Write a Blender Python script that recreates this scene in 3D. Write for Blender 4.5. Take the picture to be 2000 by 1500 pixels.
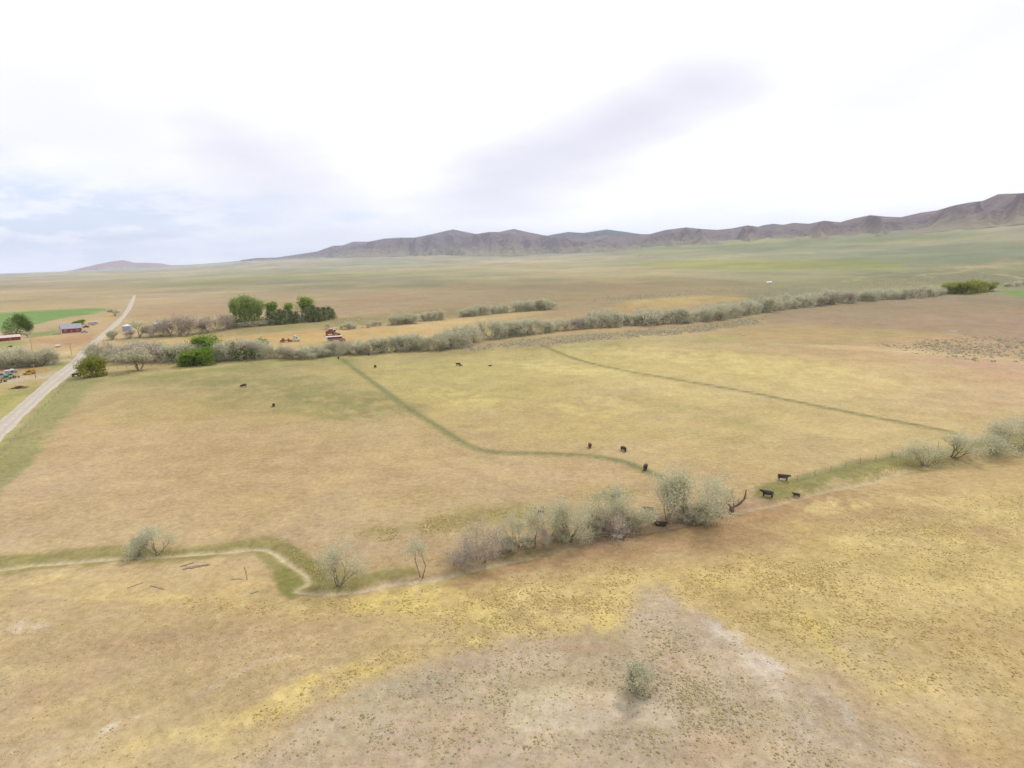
import bpy, bmesh, math, random
import numpy as np
from mathutils import Vector, Matrix, Euler

for o in list(bpy.data.objects):
    bpy.data.objects.remove(o)
S = bpy.context.scene
C = S.collection

# ------------------------------------------------------------------ camera
CAMH, FPX, PITCH, ROLL = 45.0, 1150.0, math.radians(11.7), math.radians(-1.2)
cam_d = bpy.data.cameras.new('camera')
cam_d.sensor_width = 36.0
cam_d.lens = FPX / 2000 * 36
cam_d.clip_start = 0.5
cam_d.clip_end = 200000
cam = bpy.data.objects.new('camera', cam_d)
C.objects.link(cam)
RM = (Matrix.Rotation(math.pi / 2 - PITCH, 3, 'X') @ Matrix.Rotation(ROLL, 3, 'Z'))
cam.matrix_world = Matrix.Translation((0, 0, CAMH)) @ RM.to_4x4()
S.camera = cam

# ------------------------------------------------------------------ world and sun
SUN_AZ, SUN_EL = math.radians(38), math.radians(50)     # compass angle from +Y, clockwise; elevation
EXPOSURE = 0.95
KLIGHT = 1.72                                            # display value of a white level surface

def px_dir(u, v):
    d = RM @ Vector(((u - 1000) / FPX, (750 - v) / FPX, -1.0))
    return d.normalized()

W = bpy.data.worlds.new('World')
S.world = W
W.use_nodes = True
W.cycles.sampling_method = 'MANUAL'
W.cycles.sample_map_resolution = 256
nt = W.node_tree
nt.nodes.clear()

def N(tree, kind, **kw):
    n = tree.nodes.new(kind)
    for k, v in kw.items():
        if k == 'op':
            n.operation = v
        elif hasattr(n, k):
            setattr(n, k, v)
    return n

def mth(tree, op, a, b=None, c=None, clamp=False):
    n = tree.nodes.new('ShaderNodeMath')
    n.operation = op
    n.use_clamp = clamp
    for i, s in enumerate((a, b, c)):
        if s is None:
            continue
        if isinstance(s, (int, float)):
            n.inputs[i].default_value = s
        else:
            tree.links.new(s, n.inputs[i])
    return n.outputs[0]

def mixc(tree, fac, a, b, blend='MIX'):
    n = tree.nodes.new('ShaderNodeMix')
    n.data_type = 'RGBA'
    n.blend_type = blend
    n.clamp_factor = True
    for idx, s in ((0, fac), (6, a), (7, b)):
        if isinstance(s, (int, float)):
            n.inputs[idx].default_value = s
        elif isinstance(s, tuple):
            n.inputs[idx].default_value = s if len(s) == 4 else (*s, 1)
        else:
            tree.links.new(s, n.inputs[idx])
    return n.outputs[2]

def sstep(tree, x, lo, hi):
    n = tree.nodes.new('ShaderNodeMapRange')
    n.interpolation_type = 'SMOOTHSTEP'
    tree.links.new(x, n.inputs[0])
    n.inputs[1].default_value = lo
    n.inputs[2].default_value = hi
    n.inputs[3].default_value = 0
    n.inputs[4].default_value = 1
    return n.outputs[0]

tc = nt.nodes.new('ShaderNodeTexCoord')
sep = nt.nodes.new('ShaderNodeSeparateXYZ')
nt.links.new(tc.outputs['Generated'], sep.inputs[0])
dx, dy, dz = sep.outputs
w_az = mth(nt, 'ARCTAN2', dx, dy)
w_el = mth(nt, 'ARCSINE', dz)
zz = mth(nt, 'ADD', mth(nt, 'MAXIMUM', dz, 0.0), 0.2)
comb = nt.nodes.new('ShaderNodeCombineXYZ')
nt.links.new(mth(nt, 'DIVIDE', dx, zz), comb.inputs[0])
nt.links.new(mth(nt, 'DIVIDE', dy, zz), comb.inputs[1])
def wnoise(scale, detail, rough, off=0.0, sy=1.0):
    mp = nt.nodes.new('ShaderNodeMapping')
    nt.links.new(comb.outputs[0], mp.inputs[0])
    mp.inputs['Location'].default_value = (off, off * 1.7, 0)
    mp.inputs['Scale'].default_value = (1, sy, 1)
    n = nt.nodes.new('ShaderNodeTexNoise')
    n.inputs['Scale'].default_value = scale
    n.inputs['Detail'].default_value = detail
    n.inputs['Roughness'].default_value = rough
    nt.links.new(mp.outputs[0], n.inputs['Vector'])
    return n.outputs['Fac']
n_big = wnoise(0.55, 5, 0.55, 3.1)
n_fine = wnoise(1.5, 8, 0.55, 8.3, 1.15)
sky = nt.nodes.new('ShaderNodeTexSky')
sky.sky_type = 'NISHITA'
sky.sun_disc = False
sky.sun_elevation = SUN_EL
sky.sun_rotation = SUN_AZ
sky.air_density = 1.0
sky.dust_density = 1.5
sky.altitude = 900
nz = mth(nt, 'MULTIPLY', mth(nt, 'SUBTRACT', n_fine, 0.5), 1.3)
def cloud_ellipse(u, v, ru, rv, rot, lo=1.15, hi=0.25, amt=1.0):
    d = px_dir(u, v)
    a0, e0 = math.atan2(d.x, d.y), math.asin(d.z)
    ca, sa = math.cos(math.radians(rot)), math.sin(math.radians(rot))
    A = mth(nt, 'SUBTRACT', w_az, a0)
    E = mth(nt, 'SUBTRACT', w_el, e0)
    p = mth(nt, 'DIVIDE', mth(nt, 'ADD', mth(nt, 'MULTIPLY', A, ca), mth(nt, 'MULTIPLY', E, sa)), ru / FPX)
    q = mth(nt, 'DIVIDE', mth(nt, 'SUBTRACT', mth(nt, 'MULTIPLY', E, ca), mth(nt, 'MULTIPLY', A, sa)), rv / FPX)
    r = mth(nt, 'SQRT', mth(nt, 'ADD', mth(nt, 'MULTIPLY', p, p), mth(nt, 'MULTIPLY', q, q)))
    r = mth(nt, 'ADD', r, nz)
    return mth(nt, 'MULTIPLY', sstep(nt, r, lo, hi), amt)
greys = [cloud_ellipse(220, 230, 640, 230, -12, 1.5, 0.0, 0.62),
         cloud_ellipse(470, 305, 340, 120, -18, 1.6, -0.2, 0.85),
         cloud_ellipse(1180, 255, 560, 105, 19, 1.65, -0.15, 0.95),
         cloud_ellipse(1900, 75, 520, 110, 20, 1.6, -0.1, 0.62),
         cloud_ellipse(1420, 10, 420, 80, 10, 1.3, 0.1, 0.4),
         mth(nt, 'MULTIPLY', sstep(nt, n_big, 0.54, 0.82), 0.5)]
g = greys[0]
for k in greys[1:]:
    g = mth(nt, 'MAXIMUM', g, k)
cloud = mixc(nt, g, (0.74, 0.74, 0.75), (0.425, 0.418, 0.475))
hole = cloud_ellipse(60, 425, 430, 95, -3, 1.2, 0.2, 1.0)
streak = sstep(nt, wnoise(3.2, 8, 0.62, 2.7, 1.0), 0.44, 0.60)
hole = mth(nt, 'MULTIPLY', hole, mth(nt, 'SUBTRACT', 1.0, mth(nt, 'MULTIPLY', streak, 0.75)))
small = cloud_ellipse(690, 423, 70, 14, 0, 1.2, 0.2, 0.6)
hole = mth(nt, 'MULTIPLY', mth(nt, 'MAXIMUM', hole, small), 0.85)
sky_s = mixc(nt, 1.0, sky.outputs[0], (0.07, 0.07, 0.07), 'MULTIPLY')
sky_v = mixc(nt, 0.75, sky_s, (0.39, 0.465, 0.60))            # thin veil of high cloud over the blue
full = mixc(nt, hole, cloud, sky_v)
bg = nt.nodes.new('ShaderNodeBackground')
nt.links.new(full, bg.inputs[0])
bg.inputs[1].default_value = 1.0
wo = nt.nodes.new('ShaderNodeOutputWorld')
nt.links.new(bg.outputs[0], wo.inputs[0])

sun_d = bpy.data.lights.new('sun', 'SUN')
sun_d.energy = 1.5
sun_d.angle = math.radians(11)
sun_d.color = (1.0, 0.95, 0.86)
sun = bpy.data.objects.new('sun', sun_d)
C.objects.link(sun)
sdir = Vector((math.sin(SUN_AZ) * math.cos(SUN_EL), math.cos(SUN_AZ) * math.cos(SUN_EL), math.sin(SUN_EL)))
sun.rotation_euler = sdir.to_track_quat('Z', 'Y').to_euler()

S.cycles.max_bounces = 5
S.cycles.diffuse_bounces = 2
S.cycles.glossy_bounces = 2
S.cycles.transmission_bounces = 3
S.cycles.volume_bounces = 0
S.cycles.sample_clamp_indirect = 4
S.view_settings.view_transform = 'Standard'
S.view_settings.look = 'None'
S.view_settings.exposure = EXPOSURE
S.view_settings.gamma = 1.0
S.view_settings.use_curve_mapping = False

# ------------------------------------------------------------------ helpers
RMn = np.array(RM)
rng0 = np.random.default_rng(5)
TAB = rng0.random((8, 256, 256))

def vnoise(x, y, seed=0):
    x = np.asarray(x, float); y = np.asarray(y, float)
    xf = np.floor(x); yf = np.floor(y)
    tx = x - xf; ty = y - yf
    tx = tx * tx * (3 - 2 * tx); ty = ty * ty * (3 - 2 * ty)
    xi = xf.astype(np.int64); yi = yf.astype(np.int64)
    T = TAB[seed % 8]
    a = T[xi & 255, yi & 255]; b = T[(xi + 1) & 255, yi & 255]
    c = T[xi & 255, (yi + 1) & 255]; d = T[(xi + 1) & 255, (yi + 1) & 255]
    return (a * (1 - tx) + b * tx) * (1 - ty) + (c * (1 - tx) + d * tx) * ty

def fbm(x, y, seed=0, octv=4, rough=0.5):
    s = 0; a = 1; t = 0
    for i in range(octv):
        s = s + a * vnoise(x * 2 ** i + 17.3 * i, y * 2 ** i + 5.1 * i, seed + i)
        t += a; a *= rough
    return s / t

def local_noise(x, y, R, seed):
    """noise whose grain grows with the distance from the middle of the place"""
    s = np.zeros_like(x); t = np.zeros_like(x)
    L = np.log2(np.maximum(R, 20) * 0.10)
    for k in range(0, 13):
        lam = 2.0 ** k
        w = np.exp(-((k - L) / 1.6) ** 2)
        s += w * vnoise(x / lam + 3.7 * k, y / lam + 9.1 * k, seed + k)
        t += w
    return s / np.maximum(t, 1e-6)

def project(x, y, z):
    d = np.stack([x, y, z - CAMH], -1) @ RMn
    dep = np.maximum(-d[..., 2], 1e-3)
    return 1000 + FPX * d[..., 0] / dep, 750 - FPX * d[..., 1] / dep, -d[..., 2]

# mountain foot and ridge, as seen from the drone, and how far away they stand
RIDGE = [(470,508),(500,504),(540,503),(580,497),(620,491),(650,480),(670,479),(690,472),(720,472),(750,466),(780,464),(810,464),(840,458),(870,451),(885,448),(905,452),(930,457),(955,453),(975,453),(1003,447),(1030,453),(1060,459),(1090,463),(1120,461),(1150,464),(1185,459),(1215,462),(1240,458),(1270,457),(1300,449),(1340,444),(1370,447),(1400,449),(1430,446),(1460,440),(1490,444),(1520,441),(1550,435),(1580,437),(1610,431),(1640,434),(1670,426),(1700,420),(1730,423),(1760,424),(1800,415),(1830,411),(1860,402),(1890,396),(1920,392),(1950,379),(1980,378),(2000,377),(2080,366),(2180,372),(2300,352),(2500,360)]
FOOT = [(300,521),(470,512),(560,507),(700,503),(850,501),(1000,501),(1100,497),(1200,492),(1300,484),(1400,477),(1500,472),(1600,468),(1700,463),(1800,456),(1900,448),(2000,440),(2200,425),(2500,420)]
def az_el(u, v):
    d = px_dir(u, v)
    return math.atan2(d.x, d.y), d.z / math.hypot(d.x, d.y)
_r = np.array([az_el(*p) for p in RIDGE]); _f = np.array([az_el(*p) for p in FOOT])
DIST_U = [300, 480, 885, 1200, 1600, 2000, 2500]
_da = np.array([az_el(u, 500)[0] for u in DIST_U])
_dr = np.array([17000, 15500, 11500, 9500, 7600, 6200, 5600.])
_df = np.array([15000, 13000, 8600, 6800, 5300, 4300, 4000.])
def ridge_R(az): return np.interp(az, _da, _dr)
def foot_R(az): return np.interp(az, _da, _df)
def ridge_z(az): return CAMH + np.interp(az, _r[:, 0], _r[:, 1]) * ridge_R(az)
def foot_z(az):
    return np.maximum(0.0, CAMH + np.interp(az, _f[:, 0], _f[:, 1]) * foot_R(az)) * np.interp(az, [_f[0, 0] - 0.2, _f[1, 0]], [0, 1])

CREEK_PX = [(-120,1112),(0,1106),(60,1098),(140,1092),(250,1083),(330,1080),(440,1072),(505,1067),(530,1072),(560,1092),(598,1118),(600,1134),(578,1148),(640,1152),(700,1149),(760,1135),(850,1125),(960,1098),(1060,1078),(1150,1052),(1260,1033),(1330,1022),(1420,1000),(1500,983),(1560,968),(1640,948),(1700,938),(1760,918),(1850,905),(1930,893),(2010,879),(2150,850)]
DITCH1_PX = [(668,702),(700,726),(740,755),(790,792),(850,830),(900,862),(940,879),(990,885),(1060,886),(1130,889),(1180,894),(1225,905),(1265,921),(1310,941)]
DITCH2_PX = [(1060,676),(1100,693),(1150,709),(1220,724),(1300,738),(1400,755),(1500,774),(1600,794),(1700,814),(1790,831),(1860,845)]

def flat_pt(u, v):
    d = px_dir(u, v)
    t = CAMH / -d.z
    return (d.x * t, d.y * t)
def smooth_line(P, n=6):
    P = [np.array(p, float) for p in P]
    out = []
    for i in range(len(P) - 1):
        p0 = P[max(i - 1, 0)]; p1 = P[i]; p2 = P[i + 1]; p3 = P[min(i + 2, len(P) - 1)]
        for k in range(n):
            t = k / n
            out.append(0.5 * ((2 * p1) + (-p0 + p2) * t + (2 * p0 - 5 * p1 + 4 * p2 - p3) * t * t + (-p0 + 3 * p1 - 3 * p2 + p3) * t ** 3))
    out.append(P[-1])
    return np.array(out)
CREEK = smooth_line([flat_pt(*p) for p in CREEK_PX], 4)
DITCH1 = smooth_line([flat_pt(*p) for p in DITCH1_PX], 3)
DITCH2 = smooth_line([flat_pt(*p) for p in DITCH2_PX], 3)
def line_dist(x, y, L):
    best = np.full(x.shape, 1e9)
    for a, b in zip(L[:-1], L[1:]):
        e = b - a
        l2 = max(e @ e, 1e-9)
        t = np.clip(((x - a[0]) * e[0] + (y - a[1]) * e[1]) / l2, 0, 1)
        best = np.minimum(best, (x - a[0] - t * e[0]) ** 2 + (y - a[1] - t * e[1]) ** 2)
    return np.sqrt(best)

def ground_z(x, y):
    x = np.atleast_1d(np.asarray(x, float)); y = np.atleast_1d(np.asarray(y, float))
    R = np.hypot(x, y); az = np.arctan2(x, y)
    Rf = foot_R(az); zf = foot_z(az)
    front = np.cos(np.clip(az, -1.9, 1.9) * 0.5) ** 0.5
    t = np.clip((R - 1100) / (Rf - 1100), 0, 1.25)
    z = zf * t ** 1.5 * np.where(np.abs(az) < 1.2, 1, front)
    amp = np.clip((R - 30) / 400, 0, 1) * 0.5 + np.clip((R - 700) / 3000, 0, 1) * 5
    z = z + amp * (fbm(x / 160, y / 160, 2, 3) - 0.5) * 2 * np.clip(1.2 - R / 20000, 0, 1)
    near = R < 420
    if near.any():
        xn, yn = x[near], y[near]
        d = line_dist(xn, yn, CREEK)
        wob = 0.7 + 0.6 * fbm(xn / 6, yn / 6, 4, 2)
        zc = -0.40 * np.exp(-(d / (0.9 * wob)) ** 2) - 0.35 * np.exp(-(d / 5.0) ** 2)
        zc += 0.22 * np.exp(-(line_dist(xn, yn, DITCH1) / 1.0) ** 2)
        zc += 0.22 * np.exp(-(line_dist(xn, yn, DITCH2) / 1.0) ** 2)
        zc += 0.10 * (fbm(xn / 2.2, yn / 2.2, 1, 3) - 0.5)
        z[near] += zc
    return z

def G(u, v):
    """the ground point that lies under a spot of the photograph"""
    d = px_dir(u, v)
    hd = np.array([d.x, d.y]) / math.hypot(d.x, d.y)
    sl = d.z / math.hypot(d.x, d.y)
    Rs = np.geomspace(30, 30000, 700)
    zz = ground_z(hd[0] * Rs, hd[1] * Rs) - (CAMH + sl * Rs)
    i = int(np.argmax(zz > 0)) if (zz > 0).any() else len(Rs) - 1
    if i > 0:
        a, b = zz[i - 1], zz[i]
        R = Rs[i - 1] + (Rs[i] - Rs[i - 1]) * (-a / (b - a) if b != a else 0)
    else:
        R = Rs[0]
    x, y = hd * R
    return Vector((x, y, float(ground_z(x, y)[0])))
def GXY(x, y): return Vector((x, y, float(ground_z(x, y)[0])))
def depth(p):
    return float(project(np.array(p.x), np.array(p.y), np.array(p.z))[2])

def tag(o, label=None, cat=None, group=None, kind=None):
    if label: o['label'] = label
    if cat: o['category'] = cat
    if group: o['group'] = group
    if kind: o['kind'] = kind
    return o

def mesh_np(name, V, F, mat=None, smooth=False):
    """V (n,3), F (m,3 or 4) arrays"""
    V = np.asarray(V, np.float32); F = np.asarray(F, np.int32)
    me = bpy.data.meshes.new(name)
    k = F.shape[1]
    me.vertices.add(len(V)); me.vertices.foreach_set('co', V.ravel())
    me.loops.add(F.size); me.loops.foreach_set('vertex_index', F.ravel())
    me.polygons.add(len(F))
    me.polygons.foreach_set('loop_start', np.arange(0, F.size, k, dtype=np.int32))
    me.update(calc_edges=True)
    me.validate()
    if smooth:
        me.polygons.foreach_set('use_smooth', np.ones(len(me.polygons), bool))
    if mat: me.materials.append(mat)
    return me

def link(name, me, parent=None):
    o = bpy.data.objects.new(name, me)
    C.objects.link(o)
    if parent: o.parent = parent
    return o

def srgb(c):
    c = np.asarray(c, float) / 255
    return np.where(c <= 0.04045, c / 12.92, ((c + 0.055) / 1.055) ** 2.4)
def alb(*c):
    return tuple(float(v) for v in np.clip(srgb(c) / KLIGHT, 0.004, 0.8))

def simple_mat(name, col, rough=0.8, var=0.12, scale=3.0, metallic=0.0, bump=0.0, spec=0.3):
    m = bpy.data.materials.new(name)
    m.use_nodes = True
    t = m.node_tree
    b = t.nodes['Principled BSDF']
    b.inputs['Roughness'].default_value = rough
    b.inputs['Metallic'].default_value = metallic
    b.inputs['Specular IOR Level'].default_value = spec
    co = t.nodes.new('ShaderNodeTexCoord')
    n = t.nodes.new('ShaderNodeTexNoise')
    n.inputs['Scale'].default_value = scale
    n.inputs['Detail'].default_value = 5
    t.links.new(co.outputs['Object'], n.inputs['Vector'])
    lo = tuple(c * (1 - 2 * var) for c in col); hi = tuple(min(1, c * (1 + 2 * var)) for c in col)
    t.links.new(mixc(t, sstep(t, n.outputs['Fac'], 0.25, 0.75), lo, hi), b.inputs['Base Color'])
    if bump:
        bp = t.nodes.new('ShaderNodeBump')
        bp.inputs['Strength'].default_value = bump
        t.links.new(n.outputs['Fac'], bp.inputs['Height'])
        t.links.new(bp.outputs[0], b.inputs['Normal'])
    return m

def leaf_mat(name, c0, c1, trans=0.3):
    m = bpy.data.materials.new(name)
    m.use_nodes = True
    t = m.node_tree
    t.nodes.clear()
    out = t.nodes.new('ShaderNodeOutputMaterial')
    at = t.nodes.new('ShaderNodeAttribute'); at.attribute_name = 'tone'
    oi = t.nodes.new('ShaderNodeObjectInfo')
    f = mth(t, 'ADD', mth(t, 'MULTIPLY', at.outputs['Fac'], 0.75), mth(t, 'MULTIPLY', oi.outputs['Random'], 0.25))
    col = mixc(t, f, c0, c1)
    d = t.nodes.new('ShaderNodeBsdfDiffuse'); t.links.new(col, d.inputs[0])
    tr = t.nodes.new('ShaderNodeBsdfTranslucent'); t.links.new(col, tr.inputs[0])
    mx = t.nodes.new('ShaderNodeMixShader'); mx.inputs[0].default_value = trans
    t.links.new(d.outputs[0], mx.inputs[1]); t.links.new(tr.outputs[0], mx.inputs[2])
    t.links.new(mx.outputs[0], out.inputs[0])
    return m

# ------------------------------------------------------------------ ground
GX = [-200, 0, 400, 800, 1200, 1600, 2000, 2200]
GT = {
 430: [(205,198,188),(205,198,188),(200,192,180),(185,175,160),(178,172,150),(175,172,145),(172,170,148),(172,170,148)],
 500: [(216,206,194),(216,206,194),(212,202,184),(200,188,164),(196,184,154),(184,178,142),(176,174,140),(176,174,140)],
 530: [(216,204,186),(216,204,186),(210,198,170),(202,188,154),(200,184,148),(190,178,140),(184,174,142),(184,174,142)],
 560: [(202,182,152),(202,182,152),(190,175,140),(188,168,134),(186,162,128),(174,162,130),(176,165,136),(176,165,136)],
 600: [(190,172,132),(190,172,132),(188,164,130),(188,160,126),(186,162,126),(172,160,130),(190,156,128),(190,156,128)],
 640: [(200,175,130),(200,175,130),(204,172,118),(212,180,122),(198,166,120),(190,162,120),(194,154,120),(194,154,120)],
 680: [(200,172,122),(200,172,122),(200,175,115),(188,170,112),(194,176,112),(196,165,116),(195,160,122),(195,160,122)],
 720: [(186,170,112),(186,170,112),(188,168,112),(190,174,106),(210,188,118),(210,186,120),(206,170,130),(206,170,130)],
 780: [(197,172,120),(197,172,120),(186,164,106),(194,172,110),(204,180,116),(210,186,122),(208,176,128),(208,176,128)],
 850: [(204,174,126),(204,174,126),(200,170,118),(200,172,118),(204,178,118),(206,180,118),(208,182,124),(208,182,124)],
 920: [(205,176,128),(205,176,128),(202,170,120),(204,174,122),(206,176,124),(202,174,118),(200,170,115),(200,170,115)],
 1000: [(203,174,128),(203,174,128),(202,172,122),(202,174,122),(198,168,118),(192,162,108),(210,184,116),(210,184,116)],
 1080: [(206,178,130),(206,178,130),(204,175,128),(198,168,122),(194,160,114),(208,180,112),(212,186,118),(212,186,118)],
 1160: [(212,184,126),(212,184,126),(208,180,122),(210,180,116),(212,182,114),(214,186,116),(214,186,122),(214,186,122)],
 1240: [(206,178,128),(206,178,128),(198,168,122),(204,176,122),(202,172,128),(214,190,122),(208,178,120),(208,178,120)],
 1340: [(204,176,130),(204,176,130),(204,176,128),(208,182,128),(196,168,138),(208,182,142),(214,188,126),(214,188,126)],
 1500: [(210,182,138),(210,182,138),(214,188,132),(198,170,136),(194,164,138),(202,174,146),(202,168,120),(202,168,120)],
}
YEL, BRN, GRN, PALE = (228, 202, 128), (184, 148, 106), (158, 154, 92), (226, 210, 188)
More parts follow.
